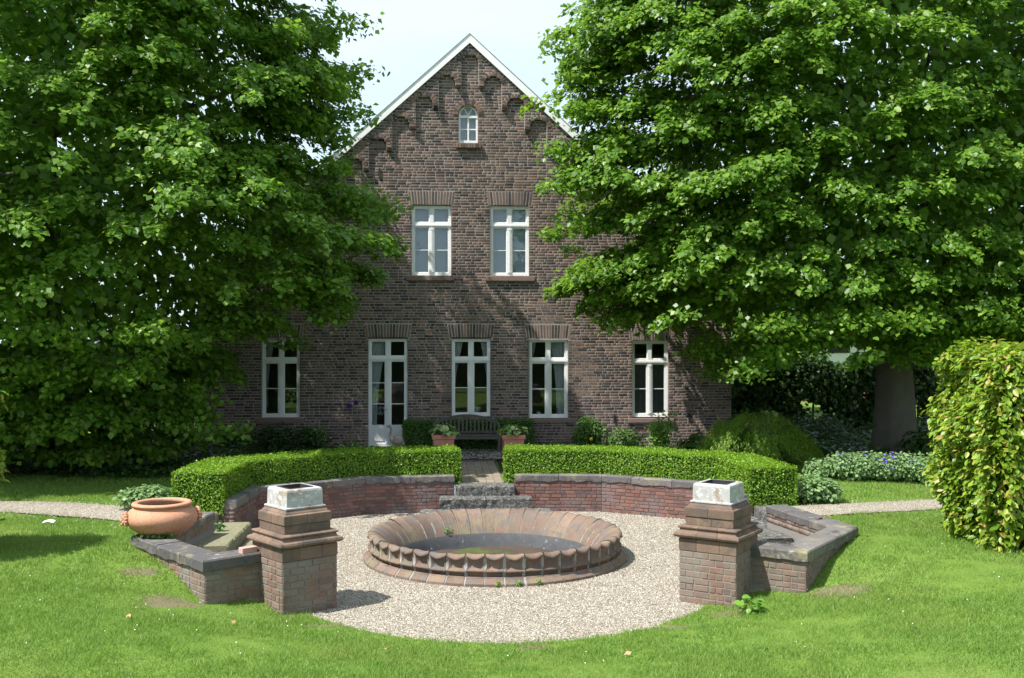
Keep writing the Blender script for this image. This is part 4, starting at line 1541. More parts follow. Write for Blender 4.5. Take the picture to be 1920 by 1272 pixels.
def curtain(x0, x1, z0, z1, y, label, lean=0.0, gather=.5):
    b = MB()
    nx, nz_ = 26, 12
    vs, fs = [], []
    for i in range(nz_ + 1):
        t = i / nz_
        sq = 1 - gather * math.sin(min(1, t * 1.25) * math.pi / 2) if lean else 1
        for k in range(nx + 1):
            u = k / nx
            x = (x0 + (x1 - x0) * u * sq) if lean >= 0 else (x1 - (x1 - x0) * (1 - u) * sq)
            vs.append((x, y + .025 * math.sin(u * 30) * (.5 + .5 * t), z1 - (z1 - z0) * t))
    for i in range(nz_):
        for k in range(nx):
            fs.append((i * (nx + 1) + k, (i + 1) * (nx + 1) + k, (i + 1) * (nx + 1) + k + 1, i * (nx + 1) + k + 1))
    b.add(vs, fs)
    return tag(b.build('curtain', M['curtain'], None, True), label, 'curtain', 'curtains behind the windows')


yc_ = YF + .36
o = OPEN['door']
curtain(o[0] + .05, o[0] + .55, .75, o[3] - .1, yc_, 'white curtain gathered at the left inside the garden door', 1, .6)
o = OPEN['w2']
curtain(o[0] + .05, o[0] + .36, o[2] + .3, o[3] - .1, yc_, 'narrow white curtain at the left of the window above the bench', 1, .8)
curtain(o[1] - .30, o[1] - .05, o[2] + .3, o[3] - .1, yc_, 'thin white curtain at the right of the window above the bench', -1, .85)
o = OPEN['w3']
curtain(o[1] - .52, o[1] - .06, o[2] + .05, o[3] - .1, yc_, 'wide pleated curtain at the right of the window beside the bench', -1, .4)
curtain(o[0] + .05, o[0] + .25, o[2] + .8, o[3] - .1, yc_, 'thin white curtain at the left of the window beside the bench', 1, .8)
o = OPEN['w1']
curtain(o[0] + .05, o[0] + .33, o[2] + .3, o[3] - .1, yc_, 'white curtain in the shaded window under the lime tree at the left', 1, .7)
o = OPEN['w4']
c4 = curtain(o[0] + .04, o[1] - .04, o[2] + .05, o[3] - .45, yc_ + .1, 'sheer net curtain across the window behind the tall pale shrub', 0)
mn, n_, o_ = new_mat('net_curtain')
bsdf(n_, o_, (0.20, 0.21, 0.21), 0.9)
c4.data.materials.clear()
c4.data.materials.append(mn)
for k, lab in (('u1', 'pale blue blind in the upper window on the left'), ('u2', 'pale blue blind in the upper window on the right')):
    o = OPEN[k]
    tag(MB().span(o[0] + .04, o[1] - .04, YF + .34, YF + .345, o[2] + .05, o[3] - .04).build('blind', M['blind']), lab, 'blind', 'blinds in the upper windows')  # added sheet behind the glass, tinted like reflected sky
tag(MB().span(ax0 + .04, ax1 - .04, YF + .34, YF + .345, az0 + .05, az_s + ar - .02).build('blind', M['blind']), 'pale blind behind the small arched attic window', 'blind', 'blinds in the upper windows')


def lathe_thing(name, label, cat, loc, prof, mat, seg=24, group=None):
    o = MB().lathe(prof, seg).build(name, mat, None, True)
    o.location = loc
    return tag(o, label, cat, group)


x, z = fac(895, 778)
lathe_thing('flower_pot', 'cream flower pot on the inner sill of the window above the bench', 'pot', (x, YF + .34, OPEN['w2'][2] + .06), [(.0, 0), (.09, 0), (.11, .2), (.12, .21), (.10, .21), (.0, .17)], M['curtain'])
x, z = fac(1012, 778)
lathe_thing('flower_pot', 'small white pot on the inner sill of the window beside the bench', 'pot', (x, YF + .34, OPEN['w3'][2] + .06), [(.0, 0), (.05, 0), (.07, .12), (.06, .12), (.0, .1)], M['white'])
shrub('potted_plant', 'leafy pot plant inside the window beside the bench', 'plant', (fac(1042, 778)[0], YF + .40, OPEN['w3'][2] + .05), (.16, .1, .35), 160, .06, M['dark'])
lathe_thing('flower_pot', 'large cream pot standing inside the garden door', 'pot', (fac(710, 820)[0], YF + .75, .64), [(.0, 0), (.22, 0), (.30, .55), (.33, .57), (.33, .62), (.29, .62), (.26, .5), (0, .5)], M['curtain'], 28)
e_ = empty('orchid', (fac(716, 760)[0], YF + .65, 1.26), 'white orchid flowers inside the garden door', 'flower')
b = MB()
for k in range(12):
    b.ball((random.uniform(-.16, .16), random.uniform(-.06, .06), .45 + random.uniform(-.1, .14)), (.05, .03, .05), 7, 5)
b.build('blossom', M['whitepet'], e_, True)
MB().tube([(0, 0, 0), (.02, 0, .3), (-.05, 0, .5)], .008, 5).build('stem', M['stem'], e_)
x, z = fac(510, 703)
tag(MB().span(x - .24, x + .24, YF + 4.2, YF + 4.24, 2.4, 3.2).build('picture_frame', M['wood']), 'dark picture frame on the back wall of the room', 'picture')
# wall anchors
for (px, py) in ((712, 325),):
    x, z = fac(px, py)
    MB().box((x, YF - .02, z), (.05, .04, .3)).build('wall_anchor', M['darkmetal'], house)
for (px, py) in ((1152, 785), (1292, 782)):
    x, z = fac(px, py)
    MB().box((x, YF - .02, z), (.05, .04, .22)).build('wall_anchor', M['darkmetal'], house)

# ------------------------------------------------------------------ hedges
def scatter_quads(quads, dens):
    P, N = [], []
    for (a, b_, c, d) in quads:
        a, b_, c, d = map(np.array, (a, b_, c, d))
        nrm = np.cross(b_ - a, d - a)
        ar_ = np.linalg.norm(nrm)
        k = int(ar_ * dens)
        if k < 1:
            continue
        u, v = rng.random(k)[:, None], rng.random(k)[:, None]
        P.append(a * (1 - u) * (1 - v) + b_ * u * (1 - v) + c * u * v + d * (1 - u) * v)
        N.append(np.repeat((nrm / ar_)[None], k, 0))
    return np.concatenate(P), np.concatenate(N)


def clipped_hedge(name, label, line, o1, o2, z0, z1, dens, size, mat, group=None, tmpl=T_DIA, depth=.05, cat='hedge', ends=True, bulge=.03):
    """a clipped hedge along a polyline, offset o1..o2 to the left of travel: dark heart and a skin of leaves"""
    root = empty(name, (line[0][0], line[0][1], z0), label, cat, group)
    off = Vector((line[0][0], line[0][1], z0))
    A = offset_poly(line, -o1)
    B = offset_poly(line, -o2)
    quads = []
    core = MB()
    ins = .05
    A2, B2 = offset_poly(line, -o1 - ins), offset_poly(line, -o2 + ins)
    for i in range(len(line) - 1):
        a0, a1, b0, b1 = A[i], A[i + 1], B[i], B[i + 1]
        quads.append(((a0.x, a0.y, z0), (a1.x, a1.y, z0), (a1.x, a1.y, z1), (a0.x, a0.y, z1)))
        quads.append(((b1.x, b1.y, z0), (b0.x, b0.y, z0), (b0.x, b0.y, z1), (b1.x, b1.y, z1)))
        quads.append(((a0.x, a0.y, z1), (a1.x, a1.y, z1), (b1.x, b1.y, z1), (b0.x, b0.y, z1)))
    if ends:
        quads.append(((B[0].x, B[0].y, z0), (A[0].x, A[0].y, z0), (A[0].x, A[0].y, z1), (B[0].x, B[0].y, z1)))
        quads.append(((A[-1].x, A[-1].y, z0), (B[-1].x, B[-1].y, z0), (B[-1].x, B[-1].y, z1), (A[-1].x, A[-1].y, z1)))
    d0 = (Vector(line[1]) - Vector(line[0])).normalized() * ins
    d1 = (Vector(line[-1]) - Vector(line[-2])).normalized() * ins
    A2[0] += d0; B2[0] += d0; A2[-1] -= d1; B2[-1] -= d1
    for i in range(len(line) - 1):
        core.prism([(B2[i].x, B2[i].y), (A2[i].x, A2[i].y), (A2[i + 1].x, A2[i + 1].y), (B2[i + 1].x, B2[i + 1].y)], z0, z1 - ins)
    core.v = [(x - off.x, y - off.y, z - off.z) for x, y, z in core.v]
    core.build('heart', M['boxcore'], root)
    P, N = scatter_quads(quads, dens)
    k = len(P)
    und = np.array([mnoise.noise(Vector((p[0] * 2.2, p[1] * 2.2, p[2] * 2.2))) for p in P])
    P = P + N * (und * bulge + rng.uniform(-depth, .012, k))[:, None] + rv(k, .008) - np.array(off)
    Nn = unit(N * .8 + rv(k, .42) + np.array([0, 0, .25]))
    T = rv(k, .6) + N * .5 + np.array([0, 0, .25])
    S = size * rng.uniform(.6, 1.3, k)
    o = link('foliage', leaf_mesh('foliage', P, Nn, T, S, tmpl, mat), root)
    o['kind'] = 'stuff'
    return root


HL = [(-5.02, 20.6), (-4.88, 22.5), (-2.72, 23.88), (-.50, 24.16)]
HR = [(.46, 24.16), (2.72, 23.88), (4.88, 22.5), (5.02, 20.6)]
clipped_hedge('box_hedge', 'clipped bright green box hedge on the wall left of the brick path', HL, .20, 1.22, .58, 1.405, 2600, .042, M['box'], 'clipped box hedges above the court')
clipped_hedge('box_hedge', 'clipped bright green box hedge on the wall right of the brick path', HR, .20, 1.22, .58, 1.405, 2600, .042, M['box'], 'clipped box hedges above the court')
# hedge behind the bench: runs along the facade
xa, xb = at_d(756, 800, 31.3).x, at_d(1000, 800, 31.6).x
clipped_hedge('clipped_hedge', 'dark green clipped hedge along the wall behind the garden bench', [(xa, 31.45), (xb, 31.45)], 0, .8, .62, 1.49, 1300, .06, M['mid'], None, T_DIA, .08)

# hornbeam hedges: large leaves
ROOTS = []


def hornbeam(label, x0, x1, y0, y1, z0, z1, nleaf, nbig):
    root = empty('hornbeam_hedge', ((x0 + x1) / 2, (y0 + y1) / 2, z0), label, 'hedge', 'hornbeam hedge ends beside the lawn')
    hx, hy, h_ = (x1 - x0) / 2, (y1 - y0) / 2, z1 - z0
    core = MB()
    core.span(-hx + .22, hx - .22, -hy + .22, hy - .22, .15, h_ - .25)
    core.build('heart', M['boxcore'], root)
    tr_ = MB()
    for k in range(7):
        x, y = random.uniform(-hx + .3, hx - .3), random.uniform(-hy + .3, hy - .3)
        tr_.tube([(x, y, -.1), (x + .05, y, h_ * .5), (x, y + .05, h_ - .3)], [.05, .035, .015], 6)
    tr_.build('trunk', M['bark'], root)
    quads = [((-hx, -hy, .0), (hx, -hy, .0), (hx, -hy, h_), (-hx, -hy, h_)), ((hx, hy, 0), (-hx, hy, 0), (-hx, hy, h_), (hx, hy, h_)),
             ((-hx, hy, 0), (-hx, -hy, 0), (-hx, -hy, h_), (-hx, hy, h_)), ((hx, -hy, 0), (hx, hy, 0), (hx, hy, h_), (hx, -hy, h_)),
             ((-hx, -hy, h_), (hx, -hy, h_), (hx, hy, h_), (-hx, hy, h_))]
    P, N = scatter_quads(quads, nleaf)
    k = len(P)
    und = np.array([mnoise.noise(Vector((p[0] * 1.3, p[1] * 1.3, p[2] * 1.3))) for p in P])
    dep = rng.uniform(-.36, .06, k) + und * .22
    bul = np.sin(np.clip(P[:, 2] / h_, 0, 1) * math.pi) * .16 + .10 * np.clip(und, -.5, 1)
    # round the corners
    q_ = np.maximum(np.abs(P[:, 0]) - (hx - .3), 0) + np.maximum(np.abs(P[:, 1]) - (hy - .3), 0)
    P = P + N * (dep + bul * (np.abs(N[:, 2]) < .5))[:, None]
    P[:, 2] -= .60 * np.maximum(q_ - .1, 0) * np.clip((P[:, 2] - h_ + .7) / .7, 0, 1)
    Nn = unit(N * .65 + np.array([0, 0, .75]) + rv(k, .45))
    T = N * .6 + np.array([0, 0, -.40]) + rv(k, .5)
    S = rng.uniform(.085, .155, k)
    # those that show largest become parts
    Pw = P + np.array([(x0 + x1) / 2, (y0 + y1) / 2, z0])
    show = dep + S * .8 - (N[:, 1] > .5) * 9 - (N[:, 0] * np.sign((x0 + x1)) > .5) * 9
    order = np.argsort(-show)
    big, rest = order[:nbig], order[nbig:]
    rest = rest[(N[rest, 1] < .5) | (rng.random(len(rest)) < .35)]
    o = link('foliage', leaf_mesh('foliage', P[rest], Nn[rest], T[rest], S[rest], T_OVAL, M['horn']), root)
    o['kind'] = 'stuff'
    if nbig:
        one = MB()
        tv, tf = T_OVAL2
        one.add([tuple(x) for x in tv], [tuple(x) for x in tf])
        me = one.mesh('leaf', M['horn'])
        for i in big:
            nn = Vector(Nn[i])
            t = Vector(T[i])
            t = (t - nn * t.dot(nn)).normalized()
            bb = t.cross(nn)
            o = link('leaf', me, root)
            mm = Matrix((bb, t, nn)).transposed().to_4x4()
            o.matrix_local = Matrix.Translation(P[i]) @ mm @ Matrix.Scale(S[i], 4)
    return root


T_OVAL2 = (np.array([(0, 0, 0), (0.22, 0.16, .07), (0.33, 0.45, .10), (0.22, 0.76, .04), (0, 1.0, -.10), (-0.22, 0.76, .04), (-0.33, 0.45, .10), (-0.22, 0.16, .07), (0, .45, 0.0)]),
           np.array([(0, 1, 2, 8), (8, 2, 3, 4), (8, 4, 5, 6), (0, 8, 6, 7)]))
p = at_z(1752, 1000, .7)
hx0 = 6.95
hornbeam('big square hornbeam hedge end with fresh yellow-green leaves at the right edge', 7.72, 10.5, 15.75, 17.6, .58, 3.92, 820, 300)
hornbeam('hornbeam hedge end whose leaf tips just show at the left edge', -10.2, -8.36, 15.9, 17.5, .58, 3.75, 520, 0)


# ------------------------------------------------------------------ trees


def crown_points(base, prof, dscale, nspray, per, size, seed, lump=.14, low=0.0, ninner=15000):
    """leaf sprays on and under the skin of a lumpy crown; prof = (z, radius)"""
    r2 = np.random.default_rng(seed)
    zs = np.array([p[0] for p in prof])
    rs = np.array([p[1] for p in prof])
    zz = np.linspace(zs[0], zs[-1], 200)
    w = (np.interp(zz, zs, rs) + .8) * np.where(zz > 15.5, .38, 1.0)
    cdf = np.cumsum(w) / w.sum()
    P, N, T, S = [], [], [], []

    def lum_(ca, sa, z):
        return mnoise.noise(Vector((ca * 2.4 + seed, sa * 2.4, z * .42))) * lump + mnoise.noise(Vector((ca * 6, sa * 6 + seed, z * 1.15))) * lump * .75
    def spray(c, o_, ln, wd, k):
        side = np.array([-o_[1], o_[0], 0.0])
        t = r2.random(k) ** .8
        u = r2.normal(0, .5, k) * (1.05 - .6 * t)
        pos = c + o_ * ((t - .6) * ln)[:, None] + side * (u * wd)[:, None]
        pos[:, 2] += .30 * ln * (.3 - t ** 2) - .30 * np.abs(u) * wd + r2.normal(0, .09, k)
        if low:
            pos[:, 2] = np.maximum(pos[:, 2], low + r2.uniform(0, .3, k))
        P.append(pos)
        N.append(o_ * .5 + side * (u * .5)[:, None] + np.array([0, 0, .8]) + r2.normal(0, .36, (k, 3)))
        T.append(o_ * .7 + side * (u * .9)[:, None] + np.array([0, 0, -.75]) + r2.normal(0, .35, (k, 3)))
        S.append(size * r2.uniform(.5, 1.35, k))
    nb = nspray // 9
    for i in range(nb):
        z = float(np.interp(r2.random(), cdf, zz))
        a = r2.uniform(0, 2 * math.pi)
        ca, sa = math.cos(a), math.sin(a)
        if sa > .30 and r2.random() < .75:
            continue
        r = float(np.interp(z, zs, rs))
        bsz = r2.uniform(.75, 1.45) * min(1.0, .45 + r / 9)
        f = r2.uniform(.86, 1.0) * (1 + lum_(ca, sa, z))
        o_ = unit(np.array([[ca, sa * 1.0 / max(.3, dscale), 0.0]]))[0]
        side = np.array([-o_[1], o_[0], 0.0])
        c0 = np.array([base[0] + ca * r * f, base[1] + sa * r * f * dscale, z])
        for q_ in range(9):
            u, v = r2.normal(0, .55), r2.uniform(-1.1, .75)
            c = c0 + side * (u * bsz * 1.1) + o_ * (v * bsz * .8)
            c[2] += -.30 * bsz * (u * u + (v + .4) ** 2 * .5) + r2.normal(0, .10) + .15
            d = unit((o_ + side * u * .7)[None])[0]
            ln = r2.uniform(.7, 1.25) * (.6 + .4 * bsz)
            spray(c, d, ln, r2.uniform(.3, .55), int(per * ln))
    # darker filling between and behind the boughs
    for i in range(nspray // 4):
        z = float(np.interp(r2.random(), cdf, zz))
        a = r2.uniform(0, 2 * math.pi)
        ca, sa = math.cos(a), math.sin(a)
        if sa > .2:
            continue
        r = float(np.interp(z, zs, rs)) * r2.uniform(.62, .84)
        spray(np.array([base[0] + ca * r, base[1] + sa * r * dscale, z]), np.array([ca, sa, 0]), r2.uniform(.8, 1.6), .6, int(per * .8))
    if ninner:
        z = np.interp(r2.random(ninner), cdf, zz)
        a = r2.uniform(0, 2 * math.pi, ninner)
        r = np.interp(z, zs, rs) * np.sqrt(r2.uniform(.10, .62, ninner))
        P.append(np.stack([base[0] + np.cos(a) * r, base[1] + np.sin(a) * r * dscale, z + .2], -1))
        N.append(np.stack([np.cos(a), np.sin(a), 0 * a + .4], -1) + r2.normal(0, .4, (ninner, 3)))
        T.append(r2.normal(0, .5, (ninner, 3)) + np.array([0, 0, -.7]))
        S.append(r2.uniform(.18, .31, ninner))
    return map(np.concatenate, (P, N, T, S))


def limb_path(p0, p1, bend, n_=7, jit=.12):
    p0, p1 = Vector(p0), Vector(p1)
    res = []
    for i in range(n_ + 1):
        t = i / n_
        p = p0.lerp(p1, t)
        p.z += bend * math.sin(t * math.pi)
        if 0 < i < n_:
            p += Vector((random.uniform(-jit, jit), random.uniform(-jit, jit), random.uniform(-jit, jit)))
        res.append(p)
    return res


def tree(name, label, base, tr_r, tr_h, prof, dscale, nspray, per, size, mat, seed, limbs=14, low=0.0, group=None, lump=.14, extra=None, ninner=28000):
    root = empty(name, base, label, 'tree', group)
    b0 = Vector(base)
    P, N, T, S = crown_points(base, prof, dscale, nspray, per, size, seed, lump=lump, low=low, ninner=ninner)
    if extra is not None:
        for (c, n_, sx, sy, sz) in extra:
            c = np.array(c)
            pos = c + rng.normal(0, 1, (n_, 3)) * np.array([sx, sy, sz])
            d = unit(rng.normal(0, 1, (n_, 3)) * np.array([1, 1, .3]) + np.array([0, -.5, 0]))
            P = np.concatenate([P, pos]); N = np.concatenate([N, d * .5 + np.array([0, 0, .7]) + rv(n_, .35)])
            T = np.concatenate([T, d + np.array([0, 0, -.8]) + rv(n_, .3)]); S = np.concatenate([S, size * rng.uniform(.6, 1.2, n_)])
    full = (rng.random(len(P)) < .12) & (S < .25)
    Pl, Nn = P - np.array(base), unit(N)
    V1, F1 = leaves_arrays(Pl[full], Nn[full], T[full], S[full], T_LEAF)
    V2, F2 = leaves_arrays(Pl[~full], Nn[~full], T[~full], S[~full], T_KITE)
    o = link('crown', mesh_np('crown', np.concatenate([V1, V2]), np.concatenate([F1, F2 + len(V1)]), mat), root)
    o['kind'] = 'stuff'
    # trunk with root flare and shallow ridges
    b = MB()
    seg = 28
    vs, fs = [], []
    hs = [-.2, 0, .12, .3, .6, 1.0, 1.5, 2.1, 2.7, 3.3, 4.2, 5.5, tr_h]
    for i, h_ in enumerate(hs):
        fl_ = 1 + .42 * math.exp(-max(h_, 0) / .35) + .06 * math.sin(h_ * 1.3)
        tp = 1 - .55 * (max(h_, 0) / tr_h) ** 1.2
        for k in range(seg):
            a = 2 * math.pi * k / seg
            r_ = tr_r * tp * fl_ * (1 + .05 * math.sin(a * 5 + seed + h_ * .3) + .035 * math.sin(a * 11 + h_ * .8)) + .02 * mnoise.noise(Vector((a * 3, h_ * 2, seed)))
            vs.append((r_ * math.cos(a) + .05 * math.sin(h_), r_ * math.sin(a), h_))
    for i in range(len(hs) - 1):
        for k in range(seg):
            fs.append((i * seg + k, i * seg + (k + 1) % seg, (i + 1) * seg + (k + 1) % seg, (i + 1) * seg + k))
    b.add(vs, fs)
    tk = b.build('trunk', M['bark'], root, True)
    zs = [p[0] for p in prof]
    rs = [p[1] for p in prof]
    for i in range(limbs):
        z = zs[0] + (zs[-1] - zs[0]) * (.06 + .8 * i / limbs)
        a = i * 2.399 + seed
        r_ = float(np.interp(z, zs, rs)) * .86
        zb = max(2.2, min(tr_h - .5, (z - base[2]) * .72))
        p1 = (r_ * math.cos(a), r_ * math.sin(a) * dscale, z - base[2])
        pth = limb_path((0, 0, zb), p1, .5)
        w0 = tr_r * .30 * (1 - .5 * i / limbs)
        b = MB()
        b.tube(pth, [w0 * (1 - .85 * j / 7) for j in range(8)], 7)
        for j in (3, 4, 5, 6):
            q_ = pth[j]
            sd = Vector((random.uniform(-1, 1), random.uniform(-1, 1), random.uniform(-.1, .6))).normalized() * random.uniform(.8, 1.7)
            b.tube(limb_path(q_, q_ + sd, .1, 3, .06), [w0 * .28, w0 * .2, w0 * .13, w0 * .06], 5)
        b.build('limb', M['bark'], root, True)
    return root


T1 = at_d(85, 800, 27.0)
T2 = at_d(1675, 800, 29.0)
prof1 = [(1.3, 3.4), (2.3, 4.2), (3.2, 4.2), (3.9, 5.1), (4.6, 6.6), (6, 7.9), (7.3, 8.7), (8.4, 8.1), (9.4, 7.6), (10.6, 7.6), (12, 7.4), (13.5, 7.4), (15.5, 6.3), (17.5, 4.6), (19.3, 2.4), (20.3, .8)]
prof2 = [(3.7, 4.6), (4.4, 6.8), (5.4, 8.4), (6.8, 9.0), (8.4, 9.0), (9.6, 8.9), (10.6, 8.7), (12, 8.9), (13.4, 8.0), (15.5, 7.6), (18, 5.6), (20.5, 3.0), (22, 1.0)]
def boughs(lst):
    res = []
    for (px, py, D, n_, sz) in lst:
        p = at_d(px, py, D)
        for q_ in range(4):
            a = random.uniform(0, 6.28)
            res.append(((p.x + sz * .8 * math.cos(a), p.y + sz * .6 * math.sin(a), p.z + random.uniform(-.25, .2)), n_ // 4, sz * .55, sz * .5, sz * .22))
    return res


ex1 = boughs([(60, 690, 23, 200, .5), (110, 630, 22.5, 220, .5), (235, 610, 22.5, 260, .55), (262, 680, 22.5, 110, .3), (335, 640, 23.5, 200, .5), (30, 610, 22.5, 200, .5),
              (125, 800, 23.5, 90, .3), (385, 790, 25, 300, .6), (350, 740, 25.5, 160, .5), (60, 770, 25.5, 160, .6), (230, 790, 26, 160, .6), (548, 640, 27, 90, .3), (480, 620, 26, 160, .45), (600, 590, 26, 160, .45), (645, 60, 26.5, 260, .5), (655, 140, 26.5, 320, .5), (640, 205, 26.5, 320, .5), (620, 265, 26.5, 320, .5), (640, 310, 26.5, 260, .5), (690, 370, 26.5, 300, .5), (715, 400, 26.5, 200, .4), (560, 60, 26.5, 320, .7), (540, 160, 26, 320, .7)])
ex2 = boughs([(1395, 690, 25.5, 150, .4), (1440, 665, 25.5, 240, .5), (1500, 640, 25.5, 160, .45), (1575, 610, 25, 340, .6), (1615, 670, 25, 120, .3), (1460, 610, 25, 300, .6), (1325, 650, 28, 200, .45), (1355, 690, 28.5, 160, .4), (1180, 600, 27.8, 260, .5),
              (1250, 600, 27.8, 320, .6), (1210, 560, 27.8, 280, .5), (1700, 590, 25, 300, .6), (1800, 610, 25.5, 300, .6), (1880, 600, 25.5, 300, .6), (1760, 655, 26.5, 120, .35), (1115, 510, 26, 260, .5), (1062, 415, 26.5, 240, .42), (1055, 450, 26.5, 160, .35), (1078, 205, 27, 340, .6), (1130, 250, 27, 340, .6), (1075, 280, 27, 260, .5), (1110, 310, 27, 300, .6), (1075, 345, 26.5, 240, .5), (1050, 85, 27, 160, .35), (1080, 140, 27, 240, .45)])
tree('lime_tree', 'huge dense lime tree sweeping to the ground left of the house', (T1.x, T1.y, .65), .55, 9.0, prof1, .72, 3500, 88, .15, M['lime_b'], 3, 18, 1.0, 'lime trees in front of the house', .14, ex1)
tree('lime_tree', 'huge lime tree with its thick trunk showing on the right of the house', (T2.x, T2.y, .68), .52, 9.0, prof2, .52, 3700, 88, .15, M['lime_b'], 11, 18, 0.0, 'lime trees in front of the house', .14, ex2)

# ------------------------------------------------------------------ background
# tall hedge with bare stems behind the right-hand tree
def back_hedge(label, x0, x1, y, z1, n_, ntr, gap=.5, heart=False):
    root = empty('tall_hedge', ((x0 + x1) / 2, y, .6), label, 'hedge', 'tall hedges closing the garden behind the trees')
    hx = (x1 - x0) / 2
    P = np.stack([rng.uniform(-hx, hx, n_), rng.normal(0, .28, n_), rng.uniform(.05, z1 - .6, n_)], -1)
    g = np.array([mnoise.noise(Vector((p[0] * 1.1, p[2] * 1.3, 3.3))) for p in P])
    P = P[(g > -gap)]
    k = len(P)
    o = link('foliage', leaf_mesh('foliage', P, rv(k, .5) + np.array([0, -.6, .5]), rv(k, .6) + np.array([0, 0, -.4]), .15 * rng.uniform(.6, 1.3, k), T_KITE, M['dark']), root)
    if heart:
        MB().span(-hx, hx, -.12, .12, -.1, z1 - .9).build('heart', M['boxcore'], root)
    o['kind'] = 'stuff'
    b = MB()
    for i in range(ntr):
        x = -hx + 2 * hx * (i + .5) / ntr + random.uniform(-.15, .15)
        b.tube([(x, 0, -.2), (x + .04, 0, 1.2), (x - .03, 0, z1 - .9)], [.05, .04, .02], 6)
    b.build('trunk', M['bark'], root)
    return root


p0, p1 = at_d(1350, 700, 36), at_d(1760, 700, 36)
back_hedge('tall dark clipped hedge with bare stems between the house and the right trunk', p0.x, p1.x, 35.2, 3.45, 30000, 16, .36)
p0, p1 = at_d(1760, 700, 37), at_d(2100, 700, 37)
back_hedge('dark hedge behind the hornbeam and the right trunk', p0.x, p1.x + 3, 36.0, 3.6, 16000, 12, .5)
p0, p1 = at_d(-150, 700, 37), at_d(400, 700, 35)
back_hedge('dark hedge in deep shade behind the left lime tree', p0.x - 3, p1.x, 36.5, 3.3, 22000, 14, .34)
back_hedge('tall dark hedge opposite the house, mirrored in the ground-floor panes', -16, 16, -6.0, 4.4, 14000, 14, .9, True)  # added out of view so the lower panes reflect something dark
# neighbouring house
p0 = at_d(1470, 690, 52)
nb = empty('neighbour_house', (p0.x + 11, 54, .5), 'white and red brick neighbouring house glimpsed behind the right tree', 'house')
MB().span(-11, 14, 0, 8, 0, 2.15).build('brick_wall', M['neighbour_red'], nb)
MB().span(-11.1, 14.1, -.05, 8, 2.152, 4.1).build('white_wall', M['neighbour_white'], nb)
b = MB()
b.add([(-11.6, -.6, 4.0), (14.6, -.6, 4.0), (14.6, 4, 6.2), (-11.6, 4, 6.2), (14.6, 8.6, 4.0), (-11.6, 8.6, 4.0)], [(0, 1, 2, 3), (3, 2, 4, 5), (0, 3, 5), (1, 4, 2)])
b.build('roof', M['roof'], nb)
for x in (-7, -2.5, 2, 6.5):
    MB().span(x - .6, x + .6, -.09, -.051, 2.7, 3.7).build('window', M['darkmetal'], nb)
# trellis by the left shrubs
p = at_d(240, 750, 34.5)
tl = empty('trellis', (p.x, p.y, .6), 'weathered wooden trellis glimpsed under the left lime tree', 'trellis')
for i in range(7):
    MB().box((-.75 + .25 * i, 0, 1.0), (.04, .03, 2.2)).build('slat', M['grey_wood'], tl)
    MB().box((0, -.032, .35 + .25 * i), (1.7, .03, .04)).build('slat', M['grey_wood'], tl)
# trees far beyond the garden on both sides and the ones opposite the house, which the panes mirror
for i, (x, y, h_, w_, lab) in enumerate(((-23, 40, 13, 6, 'tall tree beyond the garden at the far left, behind the lime'), (11.5, 47, 9.5, 4.5, 'small tree beyond the garden, behind the right corner of the house'), (26, 44, 14, 6.5, 'tall tree beyond the neighbouring house at the far right'),
                                         (-17, -26, 8, 5, 'round tree opposite the house, at the left end of the garden'), (-6, -32, 8.5, 5, 'round tree opposite the house, left of the middle'), (5, -34, 8, 5, 'round tree opposite the house, right of the middle'), (15, -27, 8.5, 5, 'round tree opposite the house, at the right end of the garden'))):
    pr = [(1.6, w_ * .5), (h_ * .3, w_ * .85), (h_ * .5, w_), (h_ * .75, w_ * .75), (h_, w_ * .2)]
    tree('garden_tree', lab, (x, y, gz(x, y)), .3, h_ * .5, pr, 1.0, 360, 26, .38, M['dark'], 30 + i, 6, 0.0, 'trees round the garden', ninner=1500)

# ------------------------------------------------------------------ plants
def on(px, py, D):
    p = at_d(px, py, D)
    return p.x, p.y


def ground_cover(name, label, x0, x1, y0, y1, n_, size, mat, h=.12, tmpl=T_LEAF, cond=None):
    P = np.stack([rng.uniform(x0, x1, n_), rng.uniform(y0, y1, n_), np.zeros(n_)], -1)
    if cond is not None:
        P = P[cond(P[:, 0], P[:, 1])]
    k = len(P)
    g = np.array([mnoise.noise(Vector((p[0] * .8, p[1] * .8, 7))) for p in P])
    P[:, 2] = ground(P[:, 0], P[:, 1])[0] + .02 + (h * (1 + g)) * rng.random(k)
    return tag(link(name, leaf_mesh(name, P, rv(k, .4) + np.array([0, -.2, 1]), rv(k, .7) + np.array([0, 0, -.1]), size * rng.uniform(.6, 1.3, k), tmpl, mat)), label, 'ground cover', None, 'stuff')


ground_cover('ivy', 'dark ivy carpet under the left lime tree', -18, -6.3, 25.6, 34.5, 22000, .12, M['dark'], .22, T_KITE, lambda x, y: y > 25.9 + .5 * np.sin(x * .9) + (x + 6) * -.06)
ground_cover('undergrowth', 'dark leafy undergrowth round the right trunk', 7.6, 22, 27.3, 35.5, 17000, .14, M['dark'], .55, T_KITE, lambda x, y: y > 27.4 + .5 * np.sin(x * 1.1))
ground_cover('bedding', 'low green plants along the foot of the house wall', -8, 9.5, 30.6, 32.3, 6000, .07, M['dark'], .16, T_OVAL, lambda x, y: (x < -2.9) | (x > 1.6))


def plant_at(px, py, D, zg=.63):
    p = at_d(px, py, D)
    return (p.x, p.y, zg)


